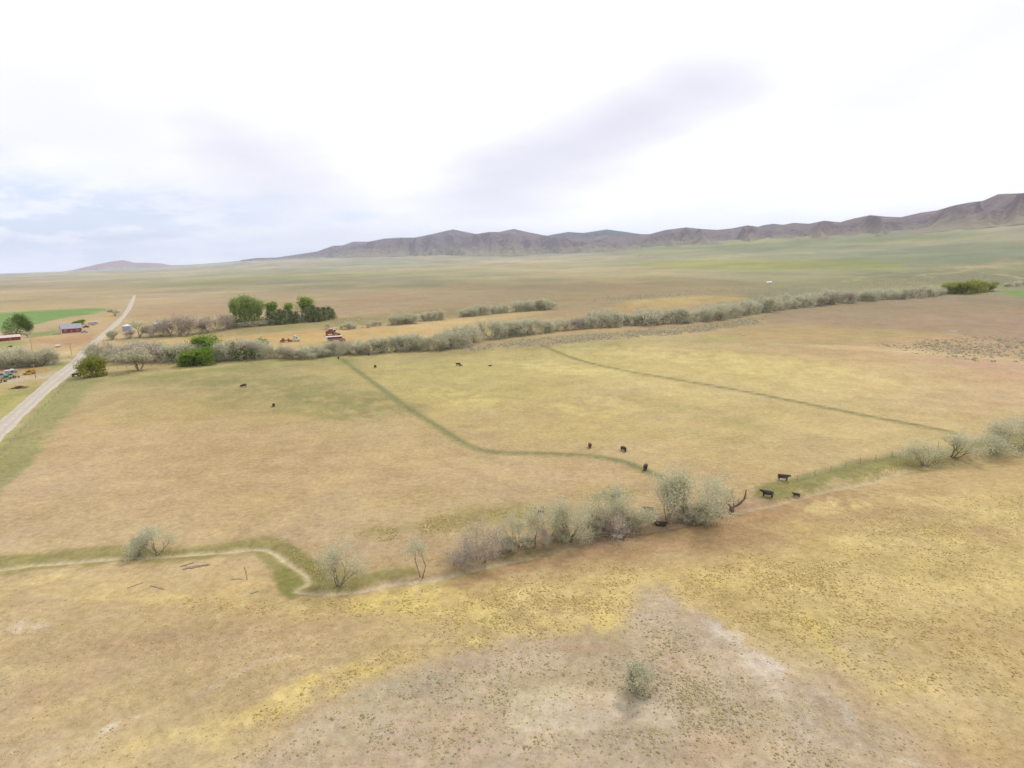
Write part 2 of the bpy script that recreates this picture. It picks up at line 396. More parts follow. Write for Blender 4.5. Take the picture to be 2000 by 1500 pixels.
# shapes of the fields, patches and tracks: ('e', x, y, rx, ry, rot, colour, strength, softness) / ('p', points, colour, strength, softness)
FEAT = [
 # far plain
 ('e', 350, 552, 330, 5, -2.2, (172,176,122), .7, .6), ('e', 560, 541, 260, 4, -2, (176,178,128), .6, .6), ('e', 900, 530, 300, 4, -1.5, (180,180,130), .5, .7),
 ('e', 300, 576, 240, 3, -2, (214,192,160), .6, .6), ('e', 640, 553, 260, 3, -2, (210,194,160), .5, .7), ('e', 1000, 540, 260, 3, -1.5, (206,190,152), .5, .7),
 ('e', 760, 582, 120, 5, -2, (196,152,128), .6, .8), ('e', 420, 597, 110, 6, -2, (196,158,130), .5, .8), ('e', 900, 570, 200, 5, -2, (196,160,130), .4, .8),
 ('e', 120, 560, 220, 4, -2, (200,166,146), .5, .8), ('e', 1100, 555, 260, 5, -1, (190,156,126), .5, .8), ('e', 200, 548, 260, 3, -2, (214,196,170), .5, .8),
 ('e', 330, 612, 120, 8, -3, (200,156,122), .55, .8), ('e', 560, 600, 90, 7, -3, (198,160,126), .5, .8),
 ('p', [(1080,560),(1240,548),(1480,552),(1500,562),(1300,580),(1090,585)], (184,156,122), .5, 8),
 ('p', [(1220,518),(1340,511),(1500,507),(1700,509),(1780,516),(1760,526),(1560,527),(1330,524)], (184,188,108), .85, 3),
 ('p', [(1130,492),(1300,480),(1500,474),(1700,462),(1900,452),(1915,458),(1800,469),(1600,484),(1400,490),(1200,497)], (158,168,112), .6, 4),
 ('p', [(1300,478),(1480,466),(1700,458),(1600,470),(1420,480)], (164,172,112), .5, 4),
 ('e', 1000, 512, 330, 4, -1.5, (214,200,168), .6, .8), ('e', 1400, 500, 300, 3, -2, (206,192,152), .6, .8), ('e', 700, 522, 300, 3, -1.5, (212,200,172), .5, .8),
 ('p', [(1480,565),(1620,545),(1800,528),(2050,520),(2050,585),(1850,560),(1700,568),(1560,590),(1440,600),(1380,592)], (160,154,124), .8, 10),
 ('e', 1930, 520, 90, 5, -4, (222,192,150), .8, .5), ('e', 1880, 530, 120, 3, -8, (220,190,148), .7, .5), ('e', 1975, 541, 60, 3, 8, (224,196,152), .8, .5), ('e', 1740, 537, 130, 2, -8, (208,182,140), .7, .5), ('e', 1985, 508, 60, 5, -6, (214,182,142), .7, .5),
 ('e', 1330, 590, 115, 12, -2, (228,202,124), .9, .5), ('e', 1260, 597, 70, 7, -3, (224,196,120), .7, .6), ('e', 1410, 583, 40, 5, 0, (226,200,124), .7, .6),
 ('p', [(1090,615),(1180,600),(1230,590),(1440,575),(1460,590),(1330,608),(1200,622),(1100,628)], (204,164,112), .55, 6),
 ('p', [(1030,640),(1200,603),(1180,590),(1060,600),(1010,615)], (188,158,120), .3, 8),
 # left farm
 ('p', [(-150,618),(0,612),(120,604),(215,602),(222,606),(140,618),(60,636),(0,646),(-150,652)], (126,166,88), .95, 2),
 ('p', [(50,652),(118,644),(118,652),(60,660)], (136,160,84), .8, 2), ('p', [(-120,668),(0,664),(40,664),(62,668),(30,678),(0,682),(-120,684)], (156,164,90), .85, 4),
 ('p', [(60,660),(130,656),(190,650),(170,668),(120,676),(60,672)], (190,146,98), .7, 4), ('p', [(120,636),(215,611),(228,618),(190,632),(130,640)], (216,182,118), .7, 4),
 ('e', 80, 685, 70, 5, -4, (206,160,112), .7, .7), ('e', 120, 690, 50, 4, -4, (220,186,116), .7, .7),
 ('p', [(95,688),(150,690),(158,694),(100,693)], (222,198,160), .8, 2), ('p', [(100,703),(140,700),(138,706),(100,707)], (222,198,150), .8, 2), ('e', 128, 698, 24, 3, -5, (160,150,84), .8, .5), ('e', 122, 711, 22, 4, -10, (160,158,88), .8, .5),
 ('p', [(-120,722),(0,718),(60,715),(96,716),(98,722),(40,726),(-120,734)], (196,150,100), .8, 3),
 ('p', [(-120,735),(20,728),(60,735),(110,724),(118,730),(98,740),(60,740),(30,747),(-120,757)], (216,192,162), .85, 3),
 ('p', [(-120,765),(0,760),(40,752),(95,743),(60,770),(0,778)], (214,182,122), .6, 5),
 ('p', [(-160,790),(0,768),(50,758),(78,752),(60,778),(0,822),(-160,900)], (166,164,88), .8, 8), ('p', [(-120,835),(0,800),(58,768),(62,775),(0,822)], (194,182,104), .6, 5),
 ('p', [(170,640),(215,620),(300,640),(300,652),(210,668),(180,668)], (206,176,128), .5, 5),
 ('p', [(215,665),(340,648),(520,636),(690,618),(1080,588),(1090,594),(800,628),(640,642),(420,660),(230,672)], (148,142,92), .65, 4),
 ('p', [(215,672),(420,660),(640,643),(760,640),(900,640),(1000,632),(1060,622),(1040,640),(880,660),(740,668),(560,672),(380,692),(250,690)], (212,176,112), .75, 5),
 ('p', [(760,640),(900,622),(1060,602),(1075,610),(980,625),(870,640),(780,646)], (222,190,124), .7, 4),
 ('e', 640, 636, 100, 4, -6, (168,158,96), .6, .6), ('e', 580, 650, 140, 3, -5, (200,158,104), .6, .7), ('e', 480, 668, 120, 5, -5, (206,166,108), .6, .7), ('e', 340, 676, 100, 5, -5, (186,158,104), .6, .7), ('e', 350, 660, 120, 4, -5, (222,184,116), .6, .7),
 ('p', [(690,612),(900,600),(1060,585),(1180,578),(1180,592),(1040,596),(880,612),(700,626)], (190,160,124), .4, 5),
 # verge of the road and pasture edge
 ('p', [(112,752),(165,728),(300,722),(460,708),(700,694),(700,702),(480,722),(300,738),(200,752),(150,775),(120,835),(60,905),(0,980),(-150,1060),(-150,900),(0,868),(60,806)], (160,158,94), .85, 10),
 ('p', [(168,735),(330,722),(470,708),(468,712),(330,727),(180,740)], (214,190,130), .7, 2.5),
 ('p', [(-60,905),(60,810),(112,758),(118,762),(70,812),(0,880),(-60,940)], (178,178,96), .6, 5),
 ('p', [(150,725),(300,712),(340,716),(330,722),(170,736)], (188,164,116), .7, 4),
 ('p', [(200,716),(380,704),(380,712),(220,722)], (222,192,128), .6, 4),
 # pasture
 ('e', 560, 765, 260, 28, 4, (156,148,92), .9, .9), ('e', 670, 795, 120, 24, 5, (154,146,90), .9, .9), ('e', 420, 745, 140, 12, -2, (158,150,94), .8, .9), ('e', 590, 800, 100, 15, 0, (172,160,92), .4, .9),
 ('e', 1010, 715, 260, 18, -3, (196,182,116), .4, .9), ('e', 960, 760, 200, 24, 0, (192,178,110), .45, .9), ('e', 890, 775, 110, 16, 5, (220,202,116), .6, .8),
 ('e', 1120, 720, 120, 12, 6, (226,206,130), .6, .8), ('e', 1110, 800, 70, 12, 6, (224,202,116), .6, .8), ('e', 1180, 790, 70, 8, 10, (222,202,124), .6, .8), ('e', 1320, 765, 130, 14, 8, (220,198,124), .5, .9), ('e', 1270, 690, 180, 14, 2, (222,202,122), .6, .9), ('e', 1480, 715, 220, 20, 4, (226,206,128), .6, .9), ('e', 1530, 755, 200, 14, 6, (224,202,126), .5, .9), ('e', 1740, 745, 160, 16, 4, (222,198,128), .5, .9),
 ('e', 1480, 830, 140, 10, 3, (180,170,100), .4, .9), ('e', 1380, 850, 160, 16, 3, (186,172,102), .4, .9), ('e', 1530, 818, 90, 7, 12, (224,200,118), .5, .8), ('e', 1690, 862, 60, 8, 6, (224,200,124), .5, .8), ('e', 1100, 850, 140, 12, 6, (196,174,110), .4, .9), ('e', 1330, 800, 110, 9, 10, (186,172,104), .4, .9),
 ('p', [(1340,660),(1430,646),(1640,632),(1720,640),(1900,650),(1740,662),(1560,672),(1400,668)], (184,164,106), .6, 6),
 ('p', [(1480,648),(1600,636),(1700,644),(1560,664),(1450,660)], (194,160,114), .6, 5),
 ('p', [(1490,618),(1560,600),(1720,588),(1850,580),(2100,592),(2100,690),(1900,655),(1720,640),(1500,632)], (178,150,120), .8, 4),
 ('p', [(1860,578),(1940,574),(2100,590),(2100,602),(1990,602),(1890,592)], (166,146,114), .6, 4), ('p', [(1940,571),(2000,566),(2100,564),(2100,580),(1990,580)], (140,172,96), .9, 2.5),
 ('p', [(1500,672),(1700,676),(1900,692),(2100,716),(2100,722),(1880,700),(1680,684)], (220,196,140), .6, 3),
 ('e', 1985, 725, 90, 14, 4, (212,162,132), .7, .7), ('e', 1900, 712, 120, 8, 5, (208,168,130), .6, .8),
 ('p', [(700,690),(860,683),(920,670),(1080,655),(1300,638),(1500,618),(1480,632),(1330,650),(1050,676),(860,692)], (172,150,112), .7, 5),
 ('e', 1285, 654, 60, 2.5, -4, (200,196,112), .7, .6), ('p', [(1060,678),(1250,663),(1420,655),(1480,668),(1300,668),(1100,684)], (176,172,100), .5, 5),
 ('p', [(430,722),(720,700),(860,690),(1060,676),(1060,682),(870,697),(720,708),(500,724)], (166,156,100), .5, 5),
 ('e', 480, 880, 110, 14, 4, (188,156,104), .5, .9), ('e', 440, 905, 130, 10, 8, (186,154,104), .4, .9), ('e', 540, 960, 120, 10, 6, (192,160,110), .4, .9), ('e', 700, 900, 160, 16, 4, (210,178,124), .4, .9), ('e', 190, 850, 130, 22, 0, (210,178,132), .5, .9), ('e', 250, 960, 240, 25, 0, (208,178,128), .4, .9), ('e', 940, 800, 60, 6, 8, (214,188,140), .5, .8),
 ('e', 935, 1015, 140, 22, -6, (164,152,86), .65, .6), ('e', 1200, 960, 75, 16, 0, (180,150,92), .6, .6), ('e', 735, 1042, 55, 16, 0, (172,152,92), .55, .6), ('e', 1060, 1000, 70, 10, -8, (170,156,90), .5, .7),
 # creek corridor
 ('p', [(-150,1095),(0,1085),(130,1075),(250,1065),(330,1068),(430,1062),(520,1048),(560,1062),(610,1092),(650,1108),(720,1120),(800,1105),(812,1118),(740,1138),(660,1156),(610,1165),(560,1165),(548,1140),(540,1110),(505,1082),(420,1090),(300,1094),(150,1108),(0,1118),(-150,1126)], (156,146,82), .85, 7),
 ('p', [(560,1066),(610,1092),(648,1110),(630,1140),(606,1130),(596,1112),(560,1090)], (142,138,74), .6, 5), ('p', [(556,1100),(590,1125),(592,1140),(565,1160),(552,1150)], (140,142,70), .6, 5),
 ('p', [(640,1156),(700,1152),(830,1125),(960,1098),(1090,1068),(1160,1040),(1250,1018),(1330,1000),(1440,978),(1500,968),(1510,985),(1420,1008),(1330,1035),(1240,1052),(1100,1082),(960,1110),(840,1136),(720,1158),(650,1166)], (188,154,118), .8, 6),
 ('p', [(950,1092),(1060,1070),(1130,1060),(1130,1066),(1060,1078),(960,1098)], (146,142,78), .6, 4), ('p', [(820,1140),(1000,1098),(1120,1072),(1125,1078),(1000,1108),(830,1148)], (196,182,96), .6, 4), ('p', [(1255,1048),(1320,1040),(1322,1046),(1260,1054)], (196,190,92), .7, 3),
 ('p', [(1470,950),(1560,930),(1690,900),(1790,880),(1870,868),(2000,840),(2050,850),(2000,870),(1900,890),(1780,912),(1700,935),(1600,958),(1510,978),(1460,975)], (150,146,82), .9, 6),
 ('p', [(1540,968),(1640,950),(1760,922),(1880,900),(2000,878),(2010,884),(1880,906),(1760,930),(1640,958),(1560,976)], (152,152,82), .7, 4),
 ('p', [(1560,936),(1640,920),(1720,898),(1790,885),(1790,889),(1720,903),(1640,926)], (140,134,84), .6, 3), ('e', 1710, 925, 26, 6, -15, (208,178,138), .7, .7), ('e', 1665, 942, 20, 4, -10, (208,178,138), .7, .7), ('e', 1880, 890, 60, 5, -8, (190,158,118), .7, .7),
 ('p', [(1300,1035),(1500,985),(1640,962),(1700,968),(1640,1000),(1480,1030),(1560,1060),(1420,1080),(1250,1080),(1080,1100),(950,1140),(860,1150),(960,1112),(1150,1068)], (184,146,100), .7, 12),
 ('e', 1780, 1010, 110, 10, -6, (186,150,104), .6, .8), ('e', 1960, 1045, 90, 14, 8, (188,154,106), .6, .8),
 # front, straw yellow against brown
 ('e', 1640, 990, 80, 17, -4, YEL, .8, .6), ('e', 1860, 985, 110, 20, 4, YEL, .7, .7), ('e', 1960, 1010, 90, 22, 4, YEL, .7, .7), ('e', 1870, 1060, 70, 12, 0, YEL, .7, .7), ('e', 1700, 1060, 120, 16, 4, YEL, .6, .8),
 ('e', 1430, 1120, 160, 24, -8, YEL, .65, .8), ('e', 1560, 1180, 90, 50, 30, YEL, .6, .8), ('e', 1620, 1240, 60, 30, 35, (222,194,104), .7, .7), ('e', 1950, 1140, 120, 26, 0, YEL, .5, .9), ('e', 1700, 1120, 140, 20, 6, (222,196,124), .5, .9), ('e', 1850, 1240, 150, 30, 6, (200,168,112), .6, .9), ('e', 1900, 1310, 110, 24, 8, (204,172,116), .5, .9), ('e', 1760, 1340, 100, 30, 20, (224,196,118), .5, .9),
 ('e', 1850, 1110, 60, 16, 0, (180,160,98), .5, .9), ('e', 1500, 1075, 120, 12, -4, (204,170,112), .5, .9),
 ('e', 1080, 1170, 190, 34, -6, YEL, .75, .7), ('e', 980, 1225, 90, 34, -4, (232,206,124), .85, .6), ('e', 1150, 1215, 90, 34, 0, (230,204,120), .8, .6), ('e', 870, 1180, 120, 22, -8, (228,200,116), .7, .7), ('e', 1290, 1135, 130, 24, -4, (226,200,120), .6, .8),
 ('e', 430, 1180, 60, 18, -6, YEL, .8, .7), ('e', 270, 1165, 100, 12, -4, YEL, .6, .8), ('e', 100, 1135, 140, 12, -5, (224,196,128), .6, .8), ('e', 560, 1188, 50, 12, -8, YEL, .6, .8), ('e', 770, 1170, 110, 18, -8, (230,202,112), .8, .6), ('e', 700, 1230, 80, 10, -8, (206,176,124), .5, .9), ('e', 480, 1125, 50, 10, 0, (222,192,132), .6, .9), ('e', 820, 1260, 120, 22, -14, (220,192,126), .6, .9),
 ('e', 560, 1370, 170, 34, -22, (230,204,122), .8, .6), ('e', 400, 1420, 130, 26, -18, (228,202,130), .7, .7), ('e', 300, 1440, 60, 16, -15, YEL, .6, .8), ('e', 640, 1330, 90, 20, -20, (224,192,104), .6, .8), ('e', 760, 1300, 140, 18, -18, (226,198,118), .6, .8),
 ('e', 330, 1250, 190, 22, -8, (188,154,112), .6, .9), ('e', 140, 1330, 150, 24, -14, (196,164,122), .6, .9), ('e', 640, 1225, 150, 14, -8, (190,158,112), .5, .9), ('e', 230, 1190, 120, 10, -5, (198,166,120), .5, .9), ('e', 60, 1180, 80, 8, -4, (192,162,120), .5, .9), ('e', 190, 1360, 90, 20, -20, (222,192,124), .5, .9), ('e', 60, 1310, 90, 16, 0, (216,190,126), .5, .9),
 ('e', 40, 1226, 46, 7, -4, (222,202,172), .8, .6), ('e', 215, 1418, 28, 7, -22, (230,216,198), .9, .6), ('e', 262, 1396, 14, 4, -22, (230,216,198), .9, .6), ('e', 500, 1305, 60, 5, -18, (218,198,172), .7, .7), ('e', 570, 1288, 40, 4, -14, (220,198,172), .7, .7), ('e', 400, 1340, 50, 4, -20, (216,196,170), .6, .8), ('e', 140, 1460, 80, 12, -15, (216,196,168), .5, .9),
 # stony ground at the bottom
 ('p', [(420,1560),(520,1450),(680,1370),(790,1310),(960,1260),(1180,1240),(1245,1190),(1260,1150),(1310,1148),(1340,1190),(1420,1240),(1520,1310),(1640,1400),(1800,1440),(1860,1560)], (201,179,147), .85, 22), ('e', 1330, 1320, 90, 40, 40, (206,172,132), .5, .9), ('e', 860, 1420, 120, 30, -10, (208,174,138), .5, .9), ('e', 1380, 1420, 110, 30, 10, (202,172,138), .5, .9),
 ('e', 760, 1350, 110, 30, -14, (190,178,146), .6, .9), ('e', 900, 1300, 110, 18, -6, (196,166,134), .6, .9), ('e', 1330, 1250, 70, 60, 20, (200,174,142), .6, .9), ('e', 560, 1470, 120, 14, -6, (208,178,148), .6, .9), ('e', 760, 1470, 160, 22, 0, (206,172,142), .6, .9), ('e', 1400, 1460, 160, 22, 0, (198,162,130), .5, .9), ('e', 1150, 1460, 100, 26, 0, (202,178,148), .6, .9), ('e', 1100, 1270, 70, 14, -8, (194,158,126), .6, .9),
 ('p', [(985,1380),(1010,1345),(1080,1330),(1130,1330),(1190,1345),(1270,1372),(1315,1390),(1320,1420),(1250,1410),(1170,1420),(1130,1430),(1040,1440),(990,1418)], (218,200,168), .75, 10),
 ('p', [(1124,1337),(1168,1334),(1194,1350),(1190,1390),(1150,1398),(1126,1388)], (214,188,156), .8, 6),
 ('e', 1460, 1280, 110, 30, 42, PALE, .7, .9), ('e', 1560, 1360, 130, 30, 45, PALE, .7, .9), ('e', 1640, 1390, 30, 14, 50, (220,206,190), .8, .7), ('e', 1400, 1230, 60, 12, 40, PALE, .5, .8), ('e', 1275, 1165, 28, 14, 0, (204,178,150), .6, .8), ('e', 1760, 1480, 80, 8, 20, (222,206,184), .7, .7), ('e', 1640, 1330, 30, 10, 30, (206,162,124), .5, .8),
]
STROKES = [  # centre line (photo), half width in metres, colour, strength
 (CREEK[:70], 0.55, (222, 202, 162), .9), (CREEK[69:], 0.6, (216, 194, 156), .6), (DITCH1, 1.3, (138, 138, 88), .9), (DITCH2, 1.25, (134, 130, 82), .9)]

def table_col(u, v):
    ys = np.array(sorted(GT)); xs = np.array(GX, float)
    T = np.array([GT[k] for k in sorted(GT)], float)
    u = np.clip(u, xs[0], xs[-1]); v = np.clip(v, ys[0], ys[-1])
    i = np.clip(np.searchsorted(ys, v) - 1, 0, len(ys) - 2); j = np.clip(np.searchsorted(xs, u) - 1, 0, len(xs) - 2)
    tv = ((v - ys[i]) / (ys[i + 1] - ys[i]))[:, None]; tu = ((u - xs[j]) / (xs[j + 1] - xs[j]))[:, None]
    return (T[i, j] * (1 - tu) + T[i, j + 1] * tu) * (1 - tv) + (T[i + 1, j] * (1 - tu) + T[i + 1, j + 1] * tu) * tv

def poly_sd(u, v, P):
    P = np.array(P, float)
    d = np.full(u.shape, 1e18); s = np.zeros(u.shape, bool)
    j = len(P) - 1
    for i in range(len(P)):
        a = P[i]; b = P[j]
        e = b - a
        wx = u - a[0]; wy = v - a[1]
        t = np.clip((wx * e[0] + wy * e[1]) / (e @ e), 0, 1)
        d = np.minimum(d, (wx - e[0] * t) ** 2 + (wy - e[1] * t) ** 2)
        c = ((a[1] > v) != (b[1] > v))
        with np.errstate(divide='ignore', invalid='ignore'):
            xx = (b[0] - a[0]) * (v - a[1]) / (b[1] - a[1] + 1e-12) + a[0]
        s ^= c & (u < xx)
        j = i
    d = np.sqrt(d)
    return np.where(s, -d, d)

def ground_colour(x, y, z):
    R = np.hypot(x, y)
    n1 = local_noise(x, y, R, 1) - 0.5; n2 = local_noise(x + 71, y - 33, R, 3) - 0.5
    n3 = local_noise(x - 210, y + 55, R * 0.3, 5) - 0.5
    n6 = local_noise(x + 400, y - 120, R * 0.14, 2) - 0.5; n7 = local_noise(x - 90, y + 310, R * 0.05, 6) - 0.5
    big, small = 0.085 * R, 0.03 * R
    xw = x + big * n1 + small * n3; yw = y + big * n2 - small * n3
    u, v, dep = project(xw, yw, z)
    back = dep < 20
    u = np.where(back, 700 + 300 * n1, u); v = np.where(back, 1480 + 100 * n2, v)
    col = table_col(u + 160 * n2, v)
    xl = x + 0.22 * (big * n1 + small * n3); yl = y + 0.22 * (big * n2 - small * n3)
    ul, vl, _ = project(xl, yl, z)
    ul = np.where(back, -9999, ul)
    for f in FEAT:
        if f[0] == 'e':
            _, cx, cy, rx, ry, rot, c, a, soft = f
            ext = max(rx, ry) * 2.2
            m = np.nonzero((np.abs(u - cx) < ext) & (np.abs(v - cy) < ext) & ~back)[0]
            if not len(m): continue
            ca, sa = math.cos(math.radians(rot)), math.sin(math.radians(rot))
            p = ((u[m] - cx) * ca + (v[m] - cy) * sa) / rx
            q = (-(u[m] - cx) * sa + (v[m] - cy) * ca) / ry
            r = np.sqrt(p * p + q * q) + 1.3 * n3[m] * soft + 0.5 * n1[m]
            t = np.clip((1 + soft * 0.6 - r) / (soft * 1.2 + 0.1), 0, 1) * np.clip(0.72 + 2.2 * n6[m] + 1.6 * n7[m], 0.1, 1)
        else:
            _, P, c, a, soft = f
            A = np.array(P)
            uu, vv = (ul, vl) if soft < 5 else ((u + ul) / 2, (v + vl) / 2)
            m = np.nonzero((uu > A[:, 0].min() - 3 * soft) & (uu < A[:, 0].max() + 3 * soft) & (vv > A[:, 1].min() - 3 * soft) & (vv < A[:, 1].max() + 3 * soft) & ~back)[0]
            if not len(m): continue
            d = poly_sd(uu[m], vv[m], P) + soft * 2.2 * n3[m]
            t = np.clip((soft - d) / (2 * soft), 0, 1)
        t = t * t * (3 - 2 * t) * a
        col[m] = col[m] * (1 - t[:, None]) + np.array(c, float) * t[:, None]
    m = np.nonzero(R < 600)[0]
    for L, w, c, a in STROKES:
        d = line_dist(x[m], y[m], L) / (w * (0.75 + 0.9 * (n3[m] + 0.5)))
        t = np.exp(-d ** 2 * 1.2) * a * np.clip(0.95 + 0.8 * n1[m], 0.5, 1)
        col[m] = col[m] * (1 - t[:, None]) + np.array(c, float) * t[:, None]
    lum = (col @ np.array([0.3, 0.59, 0.11]))[:, None]
    col = lum + 0.815 * (col - lum) + np.array([0., 0, 0])
    fade = np.clip((v - 545) / 110, 0, 1)[:, None]
    col = col * (0.865 + 0.115 * fade) + np.array([-1., 1.5, -8]) * (1 - fade)
    far = np.clip((R - 350) / 900, 0, 1)[:, None]
    n4 = fbm(x / 260, y / 420, 3, 4, 0.65)[:, None] - 0.5; n5 = fbm(x / 700 + 9, y / 1100, 6, 4, 0.6)[:, None] - 0.5
    col = col * (1 + far * (0.30 * n4 + 0.20 * n5)) + far * (n5 * np.array([20., -4, -8]) + n4 * np.array([8., 2, -8]))
    # mottling: drier and darker spots everywhere
    col = col * (1 + 0.10 * n3 + 0.07 * n1 + 0.06 * n6 + 0.05 * n7)[:, None]
    col[:, 2] *= (1 - 0.12 * n2)
    return col

naz = 760
fr = np.linspace(-0.86, 0.86, naz)
bk = np.linspace(0.86, 2 * math.pi - 0.86, 92)[1:-1]
AZ = np.concatenate([fr, bk])
yy = np.concatenate([np.linspace(1080, 40, 620, endpoint=False), np.linspace(40, 0.8, 130)])
RR = CAMH * 589 / yy
RR = np.unique(np.concatenate([[3, 8, 15], RR]))
na, nr = len(AZ), len(RR)
AA, RG = np.meshgrid(AZ, RR)
gx = (RG * np.sin(AA)).ravel(); gy = (RG * np.cos(AA)).ravel()
gz = ground_z(gx, gy)
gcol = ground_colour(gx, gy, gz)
V = np.concatenate([np.stack([gx, gy, gz], 1), [[0, 0, float(ground_z(0., 0.)[0])]]])
ii, jj = np.meshgrid(np.arange(nr - 1), np.arange(na), indexing='ij')
j2 = (jj + 1) % na
F = np.stack([ii * na + jj, ii * na + j2, (ii + 1) * na + j2, (ii + 1) * na + jj], -1).reshape(-1, 4)[:, ::-1]
cap = np.stack([np.arange(na), (np.arange(na) + 1) % na, np.full(na, nr * na), np.full(na, nr * na)], 1)

def ground_material():
    m = bpy.data.materials.new('ground')
    m.use_nodes = True
    t = m.node_tree
    b = t.nodes['Principled BSDF']
    b.inputs['Roughness'].default_value = 1.0
    b.inputs['Specular IOR Level'].default_value = 0.05
    at = t.nodes.new('ShaderNodeAttribute'); at.attribute_name = 'soil'
    geo = t.nodes.new('ShaderNodeNewGeometry')
    def ns(scale, det, rough=0.6):
        n = t.nodes.new('ShaderNodeTexNoise')
        n.inputs['Scale'].default_value = scale; n.inputs['Detail'].default_value = det; n.inputs['Roughness'].default_value = rough
        t.links.new(geo.outputs['Position'], n.inputs['Vector'])
        return n.outputs['Fac']
    a, c, d = ns(0.13, 7, 0.75), ns(0.9, 6, 0.75), ns(2.6, 6, 0.8)
    val = mth(t, 'ADD', mth(t, 'ADD', mth(t, 'MULTIPLY', a, 0.3), mth(t, 'MULTIPLY', c, 0.6)), mth(t, 'MULTIPLY', d, 0.5))
    val = mth(t, 'ADD', mth(t, 'MULTIPLY', mth(t, 'SUBTRACT', val, 0.70), 1.9), 1.0)
    cc = t.nodes.new('ShaderNodeCombineXYZ')
    t.links.new(val, cc.inputs[0]); t.links.new(val, cc.inputs[1])
    t.links.new(mth(t, 'MULTIPLY', val, mth(t, 'ADD', 0.85, mth(t, 'MULTIPLY', c, 0.3))), cc.inputs[2])
    base = mixc(t, 1.0, at.outputs['Color'], cc.outputs[0], 'MULTIPLY')
    e, g2 = ns(0.045, 9, 0.82), ns(0.21, 8, 0.8)
    base = mixc(t, mth(t, 'MULTIPLY', sstep(t, e, 0.45, 0.60), 0.5), base, mixc(t, 1.0, base, (0.84, 0.80, 0.80), 'MULTIPLY'))
    base = mixc(t, mth(t, 'MULTIPLY', sstep(t, g2, 0.50, 0.60), 0.5), base, mixc(t, 1.0, base, (1.13, 1.11, 1.0), 'MULTIPLY'))
    base = mixc(t, mth(t, 'MULTIPLY', sstep(t, d, 0.53, 0.62), 0.8), base, mixc(t, 1.0, base, (0.82, 0.83, 0.76), 'MULTIPLY'))
    t.links.new(base, b.inputs['Base Color'])
    bp = t.nodes.new('ShaderNodeBump'); bp.inputs['Strength'].default_value = 0.7; bp.inputs['Distance'].default_value = 0.15
    t.links.new(mth(t, 'ADD', c, d), bp.inputs['Height'])
    t.links.new(bp.outputs[0], b.inputs['Normal'])
    return m
M_ground = ground_material()
F = np.concatenate([F, np.zeros((0, 4), int)])
me = mesh_np('ground', V[:-1], F, M_ground, True)
def set_col(me, cols, name='soil'):
    lin = np.clip(srgb(cols) / KLIGHT, 0.01, 0.7)
    at = me.attributes.new(name, 'FLOAT_COLOR', 'POINT')
    at.data.foreach_set('color', np.concatenate([lin, np.ones((len(lin), 1))], 1).astype(np.float32).ravel())
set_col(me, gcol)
tag(link('ground', me), kind='structure')

# ------------------------------------------------------------------ mountains and hills
def rock_mat(name, stops, scale):
    m = bpy.data.materials.new(name)
    m.use_nodes = True
    t = m.node_tree
    b = t.nodes['Principled BSDF']
    b.inputs['Roughness'].default_value = 1.0
    b.inputs['Specular IOR Level'].default_value = 0.05
    geo = t.nodes.new('ShaderNodeNewGeometry')
    n = t.nodes.new('ShaderNodeTexNoise'); n.inputs['Scale'].default_value = scale; n.inputs['Detail'].default_value = 8; n.inputs['Roughness'].default_value = 0.65
    t.links.new(geo.outputs['Position'], n.inputs['Vector'])
    at = t.nodes.new('ShaderNodeAttribute'); at.attribute_name = 'rise'
    f = sstep(t, mth(t, 'ADD', at.outputs['Fac'], mth(t, 'MULTIPLY', mth(t, 'SUBTRACT', n.outputs['Fac'], 0.5), 0.9)), 0.05, 0.6)
    c1 = mixc(t, f, stops[0], stops[1])
    c2 = mixc(t, sstep(t, n.outputs['Fac'], 0.48, 0.72), c1, stops[2])
    t.links.new(c2, b.inputs['Base Color'])
    return m

